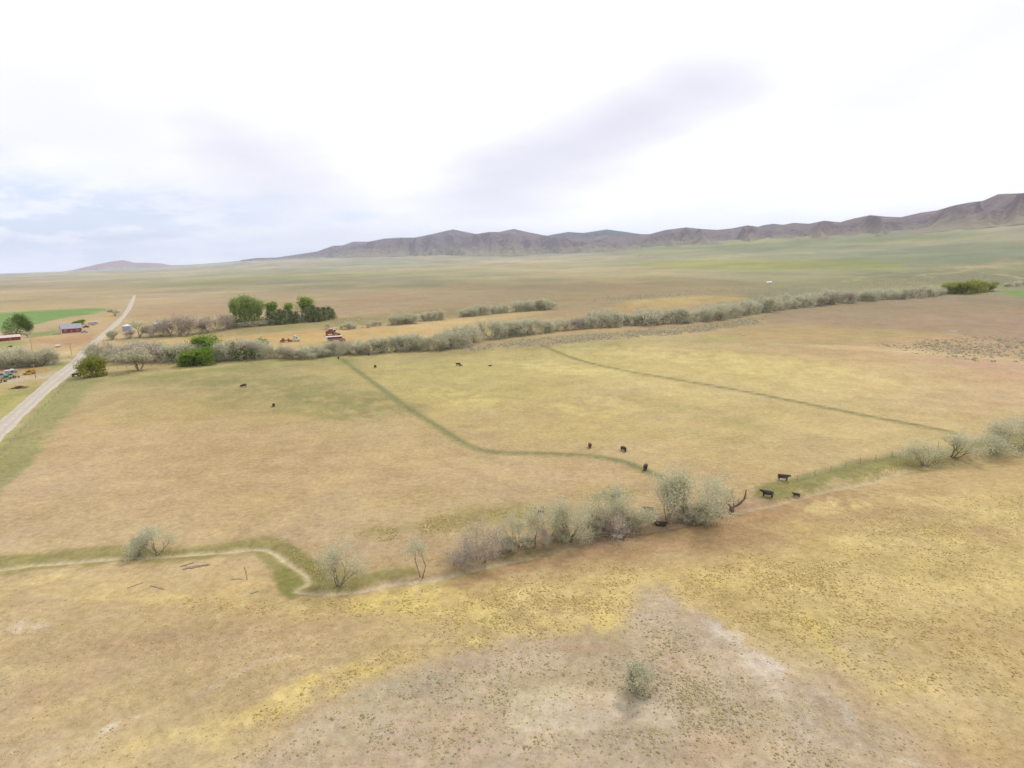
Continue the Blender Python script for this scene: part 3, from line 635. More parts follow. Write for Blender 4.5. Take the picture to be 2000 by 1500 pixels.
def range_mesh(name, az, Rf, zf, Rr, zr, rows, mat, spur=1.0, lam=700., seed=3):
    nv = rows; nb = 10
    v = np.concatenate([np.linspace(0, 1, nv), 1 + np.linspace(0, 0.5, nb + 1)[1:]])
    A, Vv = np.meshgrid(az, v)
    Rb = np.where(Vv <= 1, Rf[None] + (Rr - Rf)[None] * Vv, Rr[None] + (Rr - Rf)[None] * (Vv - 1) * 1.2)
    x = Rb * np.sin(A); y = Rb * np.cos(A)
    H = (zr - zf)[None]
    # spurs run down from the ridge: noise along the range, bent and refined towards the foot
    s = A * Rr.mean()
    w = (fbm(x / 900, y / 900, seed, 3) - 0.5) * 500
    r1 = 1 - np.abs(2 * vnoise((s + w) / lam, Vv * 1.1 + 4, seed) - 1)
    r2 = 1 - np.abs(2 * vnoise((s + 0.6 * w) / (lam * 0.42), Vv * 2.0 + 9, seed + 1) - 1)
    r3 = 1 - np.abs(2 * fbm(x / 130, y / 130, seed + 2, 3, 0.6) - 1)
    rid = 0.42 * r1 ** 1.3 + 0.33 * r2 ** 1.2 + 0.25 * r3
    env = np.clip(Vv, 0, 1)
    base = env ** 1.2
    amp = np.sin(np.pi * np.clip(Vv, 0, 1) ** 0.95) ** 1.1 * 1.55 * spur
    z = zf[None] + H * np.where(Vv <= 1, np.clip(base * 0.92 + 0.08 * env ** 6 + amp * (rid - 0.62), -0.05, 1.0), 1 - 1.4 * (Vv - 1))
    z = np.minimum(z, CAMH + (zr - CAMH)[None] / Rr[None] * Rb + 0)       # nothing in front tops the crest line
    z = np.where(Vv < 0.02, zf[None] - 25, z)
    nA = len(az); nV = len(v)
    ii, jj = np.meshgrid(np.arange(nV - 1), np.arange(nA - 1), indexing='ij')
    F = np.stack([ii * nA + jj, ii * nA + jj + 1, (ii + 1) * nA + jj + 1, (ii + 1) * nA + jj], -1).reshape(-1, 4)[:, ::-1]
    me = mesh_np(name, np.stack([x.ravel(), y.ravel(), z.ravel()], 1), F, mat, True)
    at = me.attributes.new('rise', 'FLOAT', 'POINT')
    at.data.foreach_set('value', np.clip((z - zf[None]) / np.maximum(H, 20), 0, 1).astype(np.float32).ravel())
    return tag(link(name, me), kind='structure')

M_mount = rock_mat('mountain_slopes', (alb(152, 144, 118), alb(124, 108, 108), alb(150, 132, 120)), 0.006)
azm = np.linspace(_r[0, 0], 0.96, 1300)
range_mesh('mountains', azm, foot_R(azm), foot_z(azm), ridge_R(azm), ridge_z(azm), 130, M_mount, 1.0, 470.)
M_far = rock_mat('forested_ridge', (alb(110, 112, 100), alb(84, 92, 88), alb(96, 96, 90)), 0.004)
FARR = np.array([az_el(*p) for p in [(1030,470),(1080,458),(1110,453),(1140,455),(1185,448),(1215,452),(1250,457),(1300,462)]])
azf = np.linspace(FARR[0, 0], FARR[-1, 0], 220)
zr = CAMH + np.interp(azf, FARR[:, 0], FARR[:, 1]) * 13000
range_mesh('far_ridge', azf, np.full(220, 11000.), np.full(220, 200.), np.full(220, 13000.), zr, 40, M_far, 0.8, 700., 5)
FAR2 = np.array([az_el(*p) for p in [(1460,450),(1490,440),(1510,437),(1530,439),(1560,446)]])
azf = np.linspace(FAR2[0, 0], FAR2[-1, 0], 100)
range_mesh('far_ridge', azf, np.full(100, 9500.), np.full(100, 250.), np.full(100, 11000.), CAMH + np.interp(azf, FAR2[:, 0], FAR2[:, 1]) * 11000, 30, M_far, 0.8, 600., 2)
M_butte = rock_mat('butte_slopes', (alb(190, 175, 160), alb(170, 140, 132), alb(160, 145, 135)), 0.003)
BUT = np.array([az_el(*p) for p in [(90,535),(140,528),(165,522),(205,513),(222,510),(238,508),(250,510),(262,513),(285,513),(310,514),(335,518),(370,517),(400,515),(440,512),(480,508),(520,506),(600,506)]])
azf = np.linspace(BUT[0, 0], BUT[-1, 0], 320)
range_mesh('far_hills', azf, np.full(320, 19500.), np.full(320, -6.), np.full(320, 21500.), CAMH + np.interp(azf, BUT[:, 0], BUT[:, 1]) * 21500, 36, M_butte, 0.6, 900., 6)

# ------------------------------------------------------------------ gravel road
RL = [(-170,985),(-80,893),(0,823),(34,795),(70,763),(100,737),(128,716),(146,700),(156,688),(173,674),(204,647),(221,632),(241,613),(251,595),(260,577)]
RRt = [(-170,1060),(-80,945),(0,860),(63,796),(90,771),(118,747),(148,722),(162,706),(170,694),(192,669),(219,644),(233,632),(250,611),(259,595),(265,577)]
Lw = smooth_line([G(*p)[:2] for p in RL], 6); Rw = smooth_line([G(*p)[:2] for p in RRt], 6)
nc = 9
pts = []
for a, b in zip(Lw, Rw):
    for k in range(nc):
        p = a + (b - a) * (1.16 * k / (nc - 1) - 0.08)
        e = abs(k / (nc - 1) - 0.5) * 2
        if k in (0, nc - 1):
            p = p + (np.random.default_rng(int(abs(p[0] * 7))).random(2) - 0.5) * 0.5
        pts.append((p[0], p[1], float(ground_z(*p)[0]) + 0.20 - 0.20 * e ** 4))
n = len(Lw)
ii, jj = np.meshgrid(np.arange(n - 1), np.arange(nc - 1), indexing='ij')
F = np.stack([ii * nc + jj, ii * nc + jj + 1, (ii + 1) * nc + jj + 1, (ii + 1) * nc + jj], -1).reshape(-1, 4)
M_road = simple_mat('road_gravel', alb(204, 194, 180), 1.0, 0.06, 0.5, bump=0.3, spec=0.05)
me = mesh_np('road', np.array(pts), F, M_road, True)
me.materials[0] = M_road
at = me.attributes.new('across', 'FLOAT', 'POINT')
at.data.foreach_set('value', np.tile(np.linspace(-1, 1, nc), n).astype(np.float32))
t = M_road.node_tree
an = t.nodes.new('ShaderNodeAttribute'); an.attribute_name = 'across'
bs = t.nodes['Principled BSDF']
src = bs.inputs['Base Color'].links[0].from_socket
tr = mth(t, 'ABSOLUTE', mth(t, 'SUBTRACT', mth(t, 'ABSOLUTE', an.outputs['Fac']), 0.42))
t.links.new(mixc(t, sstep(t, tr, 0.28, 0.05), src, alb(196, 185, 171)), bs.inputs['Base Color'])
tag(link('road', me), kind='structure')

# ------------------------------------------------------------------ mesh builder
class MB:
    def __init__(self): self.v = []; self.f = []
    def add(self, vs, fs):
        o = len(self.v)
        self.v += [tuple(p) for p in vs]
        self.f += [tuple(i + o for i in f) for f in fs]
        return self
    def box(self, c, s, rz=0.0):
        cx, cy, cz = c; sx, sy, sz = (k / 2 for k in s)
        ca, sa = math.cos(rz), math.sin(rz)
        vs = [(cx + x * ca - y * sa, cy + x * sa + y * ca, cz + z) for z in (-sz, sz) for y in (-sy, sy) for x in (-sx, sx)]
        return self.add(vs, [(0, 2, 3, 1), (4, 5, 7, 6), (0, 1, 5, 4), (2, 6, 7, 3), (0, 4, 6, 2), (1, 3, 7, 5)])
    def tube(self, p0, p1, r0, r1=None, n=8, caps=True):
        p0 = Vector(p0); p1 = Vector(p1); r1 = r0 if r1 is None else r1
        d = (p1 - p0).normalized() if (p1 - p0).length > 1e-6 else Vector((0, 0, 1))
        a = d.orthogonal().normalized(); b = d.cross(a)
        vs = [p0 + (a * math.cos(2 * math.pi * k / n) + b * math.sin(2 * math.pi * k / n)) * r0 for k in range(n)]
        vs += [p1 + (a * math.cos(2 * math.pi * k / n) + b * math.sin(2 * math.pi * k / n)) * r1 for k in range(n)]
        fs = [(k, (k + 1) % n, n + (k + 1) % n, n + k) for k in range(n)]
        if caps: fs += [tuple(range(n))[::-1], tuple(range(n, 2 * n))]
        return self.add(vs, fs)
    def prism(self, prof, y0, y1):
        """profile in x-z, pushed along y"""
        n = len(prof)
        vs = [(x, y0, z) for x, z in prof] + [(x, y1, z) for x, z in prof]
        fs = [(k, (k + 1) % n, n + (k + 1) % n, n + k) for k in range(n)] + [tuple(range(n))[::-1], tuple(range(n, 2 * n))]
        return self.add(vs, fs)
    def mesh(self, name, mat, smooth=False):
        me = bpy.data.meshes.new(name)
        me.from_pydata(self.v, [], self.f)
        bm = bmesh.new(); bm.from_mesh(me)
        bmesh.ops.recalc_face_normals(bm, faces=bm.faces)
        bm.to_mesh(me); bm.free()
        if smooth: me.polygons.foreach_set('use_smooth', [True] * len(me.polygons))
        me.materials.append(mat)
        return me
    def build(self, name, mat, parent=None, smooth=False):
        return link(name, self.mesh(name, mat, smooth), parent)

def empty(name, loc, rz=0.0, sc=1.0):
    o = bpy.data.objects.new(name, None)
    o.empty_display_size = 0.5
    C.objects.link(o)
    o.location = loc; o.rotation_euler = (0, 0, rz)
    o.scale = (sc, sc, sc)
    return o

# ------------------------------------------------------------------ trees
M_bark = simple_mat('grey_bark', alb(158, 144, 126), 0.95, 0.2, 6)
M_barkd = simple_mat('dark_bark', alb(140, 122, 106), 0.95, 0.2, 6)
M_twig = simple_mat('weathered_twigs', alb(182, 166, 148), 0.95, 0.15, 6)
M_silver = leaf_mat('silver_leaves', alb(216, 213, 178), alb(255, 252, 222))
M_silverg = leaf_mat('grey_green_leaves', alb(216, 212, 174), alb(255, 251, 218))
M_mauve = leaf_mat('bare_grey_twigs', alb(192, 176, 156), alb(236, 222, 202), 0.1)
M_bright = leaf_mat('fresh_green_leaves', alb(112, 146, 52), alb(176, 202, 92))
M_olive = leaf_mat('yellow_green_leaves', alb(146, 152, 62), alb(190, 192, 96))
M_poplar = leaf_mat('poplar_leaves', alb(156, 180, 100), alb(208, 222, 146))
M_pop2 = leaf_mat('young_poplar_leaves', alb(146, 172, 76), alb(190, 208, 112))
M_elm = leaf_mat('elm_leaves', alb(110, 132, 66), alb(148, 166, 92))
M_pine = leaf_mat('pine_needles', alb(136, 152, 104), alb(184, 194, 140), 0.1)
M_willow = leaf_mat('willow_leaves', alb(156, 164, 74), alb(198, 200, 106))

def leaf_cloud(rng, cen, size, tone):
    n = len(cen)
    a = rng.normal(size=(n, 3)); a /= np.linalg.norm(a, axis=1)[:, None]
    b = rng.normal(size=(n, 3)); b -= a * (a * b).sum(1)[:, None]; b /= np.linalg.norm(b, axis=1)[:, None]
    s = size * (0.6 + 0.8 * rng.random((n, 1)))
    q = 0.55
    V = np.stack([cen - a * s, cen + b * s * q, cen + a * s, cen - b * s * q], 1).reshape(-1, 3)
    F = np.arange(4 * n).reshape(-1, 4)
    return V, F, np.repeat(tone, 4)

def tree_template(seed, stems=1, base_spread=0.2, levels=3, kids=(3, 4), L0=0.34, ratio=0.68, ang=0.6, up=0.15, r0=0.03,
                  n_leaf=1800, leaf=0.022, puff=0.09, fill=0.0, mat=None, bark=None, lean=(0, 0), wood_levels=9, leaf_from=1, aspect=1.0, low=0.0):
    rng = np.random.default_rng(seed)
    wood = MB(); tips = []
    def branch(p, d, L, r, lev):
        seg = 3
        for k in range(seg):
            d = d + rng.normal(size=3) * 0.16 + np.array([0, 0, up * (0.5 if lev == levels else 1)])
            d = d / np.linalg.norm(d)
            q = p + d * L / seg
            rr = r * (1 - 0.14 * 1)
            if r > 0.0011: wood.tube(p, q, r, rr, 6 if lev == levels else (4 if lev > 1 else 3), False)
            p, r = q, rr
            if lev <= leaf_from: tips.append((p.copy(), lev))
            if 0 < lev < levels and k == 1 and rng.random() < 0.7:
                side(p, d, L * 0.6, r * 0.55, lev - 1)
        if lev > 0:
            for _ in range(rng.integers(kids[0], kids[1] + 1)):
                side(p, d, L * ratio * (0.8 + 0.4 * rng.random()), r * 0.66, lev - 1)
    def side(p, d, L, r, lev):
        o = rng.normal(size=3); o -= d * (o @ d); o /= np.linalg.norm(o)
        a = ang * (0.6 + 0.7 * rng.random())
        branch(p, d * math.cos(a) + o * math.sin(a), L, r, lev)
    for s in range(stems):
        th = rng.random() * 6.28
        sp = base_spread * (0.5 + 0.8 * rng.random()) if stems > 1 else base_spread * rng.random()
        d = np.array([math.cos(th) * sp + lean[0], math.sin(th) * sp + lean[1], 1.0]); d /= np.linalg.norm(d)
        rad = 0.03 * rng.random() if stems > 1 else 0
        branch(np.array([math.cos(th) * rad, math.sin(th) * rad, -0.02]), d, L0 * (0.75 + 0.5 * rng.random()), r0, levels)
    T = np.array([t[0] for t in tips])
    clump = rng.random(len(T))
    idx = rng.integers(0, len(T), n_leaf)
    cen = T[idx] + rng.normal(size=(n_leaf, 3)) * puff * np.array([1, 1, 0.8])
    tone = np.clip(0.55 * clump[idx] + 0.45 * rng.random(n_leaf), 0, 1)
    if fill:
        m = int(n_leaf * fill)
        w = np.percentile(np.hypot(T[:, 0], T[:, 1]), 80)
        a = rng.random(m) * 6.28; zz = rng.random(m) ** 1.2
        rr = w * np.sqrt(rng.random(m)) * np.sqrt(np.clip(1 - (zz * 0.95) ** 2, 0, 1)) * (1.0 - low * (1 - zz))
        c2 = np.stack([np.cos(a) * rr, np.sin(a) * rr, zz * T[:, 2].max() * 0.85], 1)
        cl = vnoise(c2[:, 0] * 9 + 40, c2[:, 2] * 9 + c2[:, 1] * 7 + 40, seed)
        keep = cl > 0.3
        cen = np.concatenate([cen, c2[keep]]); tone = np.concatenate([tone, np.clip(cl[keep] * 0.7 + 0.3 * rng.random(keep.sum()), 0, 1)])
    cen[:, 2] = np.maximum(cen[:, 2], 0.01)
    H = np.percentile(cen[:, 2], 98.5); 
    Vv, Ff, To = leaf_cloud(rng, cen, leaf, tone)
    Wd = np.percentile(np.abs(cen[:, :2]), 96) * 2
    k = 1 / H
    crown = mesh_np('crown', Vv * k, Ff, mat)
    at = crown.attributes.new('tone', 'FLOAT', 'POINT')
    at.data.foreach_set('value', To.astype(np.float32))
    wood.v = [tuple(np.array(p) * k) for p in wood.v]
    trunk = wood.mesh('trunk', bark, True)
    return trunk, crown, Wd * k

def pine_template(seed, mat, bark, width=0.42):
    rng = np.random.default_rng(seed)
    wood = MB(); wood.tube((0, 0, -0.02), (0.01, 0, 0.95), 0.025, 0.004, 6, False)
    cen = []; tone = []
    z = 0.06
    while z < 0.98:
        R = width / 2 * (1 - z) ** 0.5 * (0.6 + 0.6 * rng.random()) + 0.02
        for _ in range(7):
            a = rng.random() * 6.28
            RR_ = R * (0.6 + 0.5 * rng.random())
            wood.tube((0, 0, z), (math.cos(a) * RR_, math.sin(a) * RR_, z + 0.02), 0.005, 0.002, 3, False)
            t = rng.random(26) ** 0.6
            c = np.stack([np.cos(a) * RR_ * t, np.sin(a) * RR_ * t, z + 0.03 * t + 0 * t], 1) + rng.normal(size=(26, 3)) * 0.022
            cen.append(c); tone.append(np.clip(0.6 * rng.random() + 0.4 * rng.random(26), 0, 1))
        z += 0.05 + 0.02 * rng.random()
    cen = np.concatenate(cen); tone = np.concatenate(tone)
    Vv, Ff, To = leaf_cloud(rng, cen, 0.022, tone)
    crown = mesh_np('crown', Vv, Ff, mat)
    at = crown.attributes.new('tone', 'FLOAT', 'POINT'); at.data.foreach_set('value', To.astype(np.float32))
    return wood.mesh('trunk', bark, True), crown, width

TPL = {}
def tpl(name, n, fn): TPL[name] = [fn(k) for k in range(n)]
# thick silver thicket trees of the belts, leafy to the ground
tpl('belt', 6, lambda k: tree_template(100 + k, stems=7, base_spread=0.8, levels=2, kids=(3, 4), L0=0.32, ang=0.55, up=0.14, r0=0.012, n_leaf=2600, leaf=0.020, puff=0.06, fill=0.6, mat=M_silver, bark=M_twig, leaf_from=2))
tpl('beltbare', 3, lambda k: tree_template(150 + k, stems=7, base_spread=0.8, levels=3, kids=(3, 4), L0=0.24, ang=0.5, up=0.14, r0=0.010, n_leaf=2600, leaf=0.014, puff=0.05, fill=0.4, mat=M_mauve, bark=M_twig, leaf_from=2))
# open silver trees along the creek: limbs show through
tpl('creek', 5, lambda k: tree_template(200 + k, stems=4 + k % 2, base_spread=0.85, levels=4, kids=(2, 3), L0=0.20, ratio=0.80, ang=0.55, up=0.10, r0=0.014, n_leaf=7200, leaf=0.0095, puff=0.05, fill=0.10, mat=M_silverg, bark=M_bark, leaf_from=2))
tpl('creekbare', 4, lambda k: tree_template(250 + k, stems=5, base_spread=0.9, levels=4, kids=(2, 3), L0=0.20, ratio=0.78, ang=0.55, up=0.09, r0=0.012, n_leaf=5200, leaf=0.008, puff=0.045, fill=0.06, mat=M_mauve, bark=M_twig, leaf_from=2))
tpl('sparse', 2, lambda k: tree_template(280 + k, stems=2, base_spread=0.25, levels=4, kids=(2, 3), L0=0.28, ratio=0.66, ang=0.65, up=0.10, r0=0.015, n_leaf=2400, leaf=0.010, puff=0.035, mat=M_silverg, bark=M_bark, leaf_from=2))
tpl('leaning', 2, lambda k: tree_template(300 + k, stems=4, base_spread=0.6, levels=4, kids=(2, 3), L0=0.24, ratio=0.76, ang=0.55, up=0.06, r0=0.016, n_leaf=6000, leaf=0.0095, puff=0.04, mat=M_silverg, bark=M_barkd, lean=(0.55 if k else -0.55, 0.1), leaf_from=2))
tpl('shrub', 2, lambda k: tree_template(320 + k, stems=14, base_spread=0.75, levels=2, kids=(3, 4), L0=0.30, ratio=0.6, ang=0.4, up=0.14, r0=0.007, n_leaf=7500, leaf=0.014, puff=0.035, fill=0.25, mat=M_silverg, bark=M_twig, leaf_from=2))
tpl('bright', 3, lambda k: tree_template(340 + k, stems=3, base_spread=0.55, levels=3, kids=(3, 4), L0=0.22, ang=0.7, up=0.08, r0=0.018, n_leaf=4800, leaf=0.02, puff=0.045, fill=0.45, mat=M_bright, bark=M_barkd, leaf_from=2))
tpl('olive', 1, lambda k: tree_template(360 + k, stems=7, base_spread=0.8, levels=3, kids=(3, 3), L0=0.22, ang=0.55, up=0.12, r0=0.014, n_leaf=4200, leaf=0.020, puff=0.05, fill=0.7, mat=M_olive, bark=M_bark, leaf_from=2))
tpl('willow', 2, lambda k: tree_template(370 + k, stems=6, base_spread=0.7, levels=2, kids=(3, 4), L0=0.34, ang=0.5, up=0.16, r0=0.014, n_leaf=2400, leaf=0.022, puff=0.06, fill=0.6, mat=M_willow, bark=M_bark, leaf_from=2))
tpl('open', 2, lambda k: tree_template(380 + k, stems=3, base_spread=0.45, levels=3, kids=(3, 4), L0=0.30, ang=0.6, up=0.10, r0=0.022, n_leaf=4200, leaf=0.016, puff=0.06, fill=0.05, mat=M_silverg, bark=M_bark, leaf_from=1))
tpl('elm', 1, lambda k: tree_template(390 + k, stems=1, base_spread=0.05, levels=3, kids=(5, 6), L0=0.32, ratio=0.75, ang=0.75, up=0.05, r0=0.04, n_leaf=6500, leaf=0.026, puff=0.075, fill=0.55, mat=M_elm, bark=M_barkd, leaf_from=2))
tpl('poplar', 3, lambda k: tree_template(400 + k, stems=3, base_spread=0.16, levels=3, kids=(3, 4), L0=0.28, ratio=0.66, ang=0.34, up=0.25, r0=0.018, n_leaf=3600, leaf=0.018, puff=0.05, fill=0.5, mat=M_poplar, bark=M_twig, leaf_from=2))
tpl('poplar2', 2, lambda k: tree_template(420 + k, stems=2, base_spread=0.16, levels=3, kids=(3, 4), L0=0.28, ratio=0.66, ang=0.42, up=0.2, r0=0.018, n_leaf=3000, leaf=0.019, puff=0.05, fill=0.15, mat=M_pop2, bark=M_twig, leaf_from=2))
tpl('pine', 3, lambda k: pine_template(440 + k, M_pine, M_barkd, 0.6 + 0.08 * k))

trng = random.Random(11)
WF = {'creek': 1.42, 'creekbare': 1.5, 'leaning': 1.3, 'sparse': 1.6, 'shrub': 1.0, 'elm': 1.0, 'olive': 0.95}
def tree(style, u, v, hpx, wpx, label, name='tree', cat='tree', group=None, rz=None, var=None, scale_z=1.0):
    p = G(u, v)
    dist = (Vector((p.x, p.y, p.z)) - Vector((0, 0, CAMH))).length
    ca = math.hypot(p.x, p.y) / dist
    h = hpx / FPX * depth(p) / max(ca, 0.7) * scale_z
    T = TPL[style][(trng.randrange(len(TPL[style])) if var is None else var) % len(TPL[style])]
    w = (wpx * WF.get(style, 1.15) / FPX * depth(p)) / T[2] if wpx else h
    o = empty(name, p - Vector((0, 0, 0.03)), trng.uniform(0, 6.28) if rz is None else rz)
    o.scale = (w, w, h)
    tag(o, label, cat, group)
    for nm, me in (('trunk', T[0]), ('crown', T[1])):
        link(nm, me, o)
    return o

def interp(P, x):
    P = sorted(P)
    return float(np.interp(x, [p[0] for p in P], [p[1] for p in P]))

# --- trees along the creek, one by one
creek = [
 ('creek', 309, 1084, 56, 54, 'small round silver tree at the left bend of the creek', 0),
 ('shrub', 270, 1086, 32, 38, 'low silver bush beside the small round tree at the left of the creek', 0),
 ('creek', 660, 1147, 78, 64, 'silvery tree with many stems just right of the creek bend', 1),
 ('sparse', 823, 1128, 72, 40, 'thin half bare tree standing alone between the creek bend and the grey thicket', 0),
 ('creekbare', 905, 1098, 56, 56, 'grey leafless tree at the left end of the creek thicket', 0),
 ('creekbare', 945, 1095, 70, 66, 'broad grey leafless tree with twisted pale limbs in the creek thicket', 1),
 ('creek', 1016, 1070, 66, 52, 'leafy silver tree between the grey thicket and the fallen trunk', 2),
 ('sparse', 1042, 1067, 76, 42, 'slender tree with dark trunk right of the leafy silver creek tree', 1),
 ('creekbare', 1078, 1056, 52, 46, 'sparse grey tree between two silver trees on the creek', 2),
 ('creek', 1115, 1056, 74, 66, 'upright silver tree left of the fallen trunk', 3),
 ('leaning', 1182, 1034, 76, 78, 'silver tree leaning left behind the fallen trunk', 0),
 ('creekbare', 1190, 1044, 50, 78, 'low tangle of grey branches right behind the fallen trunk', 3),
 ('creek', 1218, 1036, 66, 72, 'wide silver tree to the right behind the fallen trunk', 4),
 ('creek', 1303, 1016, 84, 52, 'tall silver tree with slim trunk at the left of the tallest clump', 0),
 ('creek', 1350, 1014, 94, 92, 'tallest and widest silver tree in the creek row', 3),
 ('shrub', 1375, 1022, 36, 54, 'rounded grey bush at the foot of the tallest creek tree', 1),
 ('creek', 1408, 990, 48, 44, 'small silver tree between the tallest creek tree and the bare split trunk', 2),
 ('creek', 1806, 911, 46, 60, 'dome shaped silver tree on a short trunk at the right end of the creek', 1),
 ('leaning', 1858, 893, 54, 74, 'dark limbed tree leaning right over the creek near the right edge', 1),
 ('creek', 1943, 882, 62, 72, 'big rounded tree with dark trunk near the right edge', 4),
 ('creekbare', 1986, 880, 60, 60, 'dark twiggy tree at the very right edge', 1),
 ('creek', 2030, 872, 60, 66, 'last silver tree cut off by the right edge', 2),
]
for st, u, v, h, w, lb, va in creek:
    tree(st, u, v, h, w, lb, 'bush' if 'bush' in lb else 'tree', 'bush' if 'bush' in lb else 'tree', 'trees along the creek', var=va, rz=(-0.2 if st == 'leaning' else None))
for u, v, h, w, st in [(884,1102,26,40,'creekbare'),(925,1098,30,46,'creekbare'),(968,1090,30,44,'creekbare'),(995,1076,26,34,'shrub'),(1030,1070,22,30,'shrub'),(1062,1064,24,34,'creekbare'),(1098,1058,24,34,'shrub'),(1136,1052,26,38,'creekbare'),(1158,1046,28,36,'shrub'),(1176,1040,30,44,'creekbare'),(1238,1034,30,40,'shrub'),(1206,1040,34,50,'creekbare'),(1320,1018,28,36,'creekbare'),(1338,1019,24,34,'shrub'),(1390,1010,26,34,'creekbare')]:
    tree(st, u, v, h, w, 'low grey brush filling the gaps between the creek trees', 'bush', 'bush', 'low brush along the creek')
tree('shrub', 1246, 1350, 48, 60, 'pale silver sagebrush bush alone on the stony ground in front', 'bush', 'bush', var=0)

# --- the belt of silver trees behind the pasture
BASE = [(165,704),(230,707),(330,708),(420,706),(500,702),(600,700),(700,692),(800,688),(885,681),(925,668),(1020,656),(1080,648),(1180,640),(1300,633),(1400,627),(1480,613),(1520,605),(1600,597),(1700,588),(1800,582),(1850,576)]
HGT = [(165,34),(300,34),(420,34),(520,32),(545,22),(590,22),(700,26),(740,30),(800,32),(880,36),(1000,32),(1100,28),(1200,28),(1300,26),(1400,25),(1500,24),(1600,23),(1700,20),(1850,15)]
SEG = [(165, 300, 'thicket tree right of the gravel road, behind the yellow green bush', 'thicket beside the road'),
       (300, 560, 'silver thicket tree among the fresh green trees of the belt', 'belt among the green trees'),
       (560, 720, 'silver belt tree in front of the white truck and red farm machines', 'belt in front of the machines'),
       (720, 905, 'silver belt tree along the bend at the top of the pasture', 'belt at the pasture bend'),
       (905, 1100, 'silver belt tree in the gappy middle stretch above the sagebrush strip', 'gappy middle of the belt'),
       (1100, 1480, 'silver tree in the closed belt row below the straw yellow patch', 'closed row of the belt'),
       (1480, 1855, 'silver belt tree in the far right stretch above the mauve field', 'far right of the belt')]
u = 184.0
i = 0
while u < 1852:
    gap = 905 < u < 1085 and (940 < u < 950 or 985 < u < 992 or 1030 < u < 1038)
    lb, gr = [(s[2], s[3]) for s in SEG if s[0] <= u < s[1]][0]
    H = interp(HGT, u) * trng.uniform(0.7, 1.15)
    if not gap:
        bare = trng.random() < (0.45 if u < 300 else 0.25 if u < 720 else 0.16)
        tree('beltbare' if bare else 'belt', u + trng.uniform(-3, 3), interp(BASE, u) + trng.uniform(-3.0, 0.6), H, H * trng.uniform(0.95, 1.35), lb, 'belt_tree', 'tree', gr)
        if trng.random() < 0.4 and not 540 < u < 735:
            tree('belt', u + trng.uniform(-6, 6), interp(BASE, u) - trng.uniform(4, 7), H * 0.95, H * 1.1, lb, 'belt_tree', 'tree', gr)
    u += interp(HGT, u) * trng.uniform(0.40, 0.60)
# left of the road
for k, (u, v, h) in enumerate([(-25,720,34),(2,720,30),(16,718,32),(34,717,38),(50,716,30),(64,715,26),(76,714,28),(92,713,32),(102,712,24),(30,712,32),(56,711,26)]):
    tree('belt', u, v, h, h * 1.15, 'silver thicket tree left of the road behind the yellow truck', 'belt_tree', 'tree', 'thicket left of the road')
# second, shorter belt farther back
for a, b, v0, v1, h in [(762,812,635,631,20),(826,872,627,624,18),(900,952,619,615,18),(960,998,613,610,18),(1005,1078,609,604,19)]:
    u = a + 4
    while u < b:
        t = (u - a) / (b - a)
        tree('belt', u, v0 + (v1 - v0) * t, h * trng.uniform(0.8, 1.15), h * trng.uniform(1.0, 1.4), 'silver tree in the short broken row beyond the straw field', 'belt_tree', 'tree', 'short row beyond the straw field')
        u += trng.uniform(8, 13)
for u, v, h, lb in [(641,643,12,'small bush above the red farm machines'), (667,643,8,'smallest of the three bushes right of the farm machines'), (681,643,15,'largest of the bushes right of the farm machines'), (690,642,10,'dark little bush touching the largest bush right of the machines'), (719,640,9,'lone low bush in the straw field left of the broken row'), (730,637,11,'small bush just left of the broken row'), (742,636,9,'bush at the left tip of the broken row')]:
    tree('belt', u, v, h, h * 1.2, lb, 'bush', 'bush', 'bushes in the straw field')
for u, v, h in [(1852,574,20),(1866,574,22),(1884,574,24),(1900,572,24),(1914,571,22),(1928,569,18),(1876,572,20)]:
    tree('willow', u, v, h, h * 1.25, 'yellow green willow at the right end of the long belt', 'willow_tree', 'tree', 'willows at the right end')
for u, v, h in [(1968,560,8),(1985,559,9),(1998,557,9)]:
    tree('belt', u, v, h, h * 1.8, 'dark low bush on the far slope at the right edge', 'bush', 'bush', 'bushes at the right edge')
# green trees in and before the belt
for st, u, v, h, w, lb in [
 ('bright', 396, 702, 45, 46, 'largest fresh green tree, behind its wide neighbour in the belt'),
 ('bright', 366, 714, 27, 36, 'left half of the wide fresh green tree pair at the pasture edge'),
 ('bright', 402, 713, 31, 38, 'right half of the wide fresh green tree pair at the pasture edge'),
 ('bright', 336, 706, 23, 20, 'small round fresh green tree left of the wide green pair'),
 ('bright', 462, 703, 32, 20, 'upright green tree in the silver belt right of the wide green pair'),
 ('bright', 476, 703, 25, 24, 'dark green tree touching the upright one in the silver belt'),
 ('bright', 518, 690, 28, 30, 'green tree topping the silver belt left of the white truck'),
 ('bright', 500, 702, 20, 18, 'small green bush at the foot of the belt left of the white truck'),
 ('bright', 445, 690, 18, 16, 'green tuft of tree half hidden in the belt behind the upright green tree'),
 ('olive', 187, 735, 36, 46, 'yellow green round bush beside the dark tractor and the road'),
 ('open', 272, 724, 46, 56, 'open crowned tree on a forked trunk in front of the thicket'),
 ('elm', 31, 654, 37, 44, 'big round green elm behind the two red sheds'),
 ('open', 225, 617, 14, 20, 'lone grey tree by the road beyond the red barn'),
 ('open', 54, 659, 11, 14, 'little tree by the fence right of the red sheds'),
 ('shrub', 219, 664, 18, 20, 'grey bush on the road bank below the grain bins'),
 ('open', 272, 660, 32, 42, 'rounded grey green tree right of the nearest grain bin')]:
    tree(st, u, v, h, w, lb)
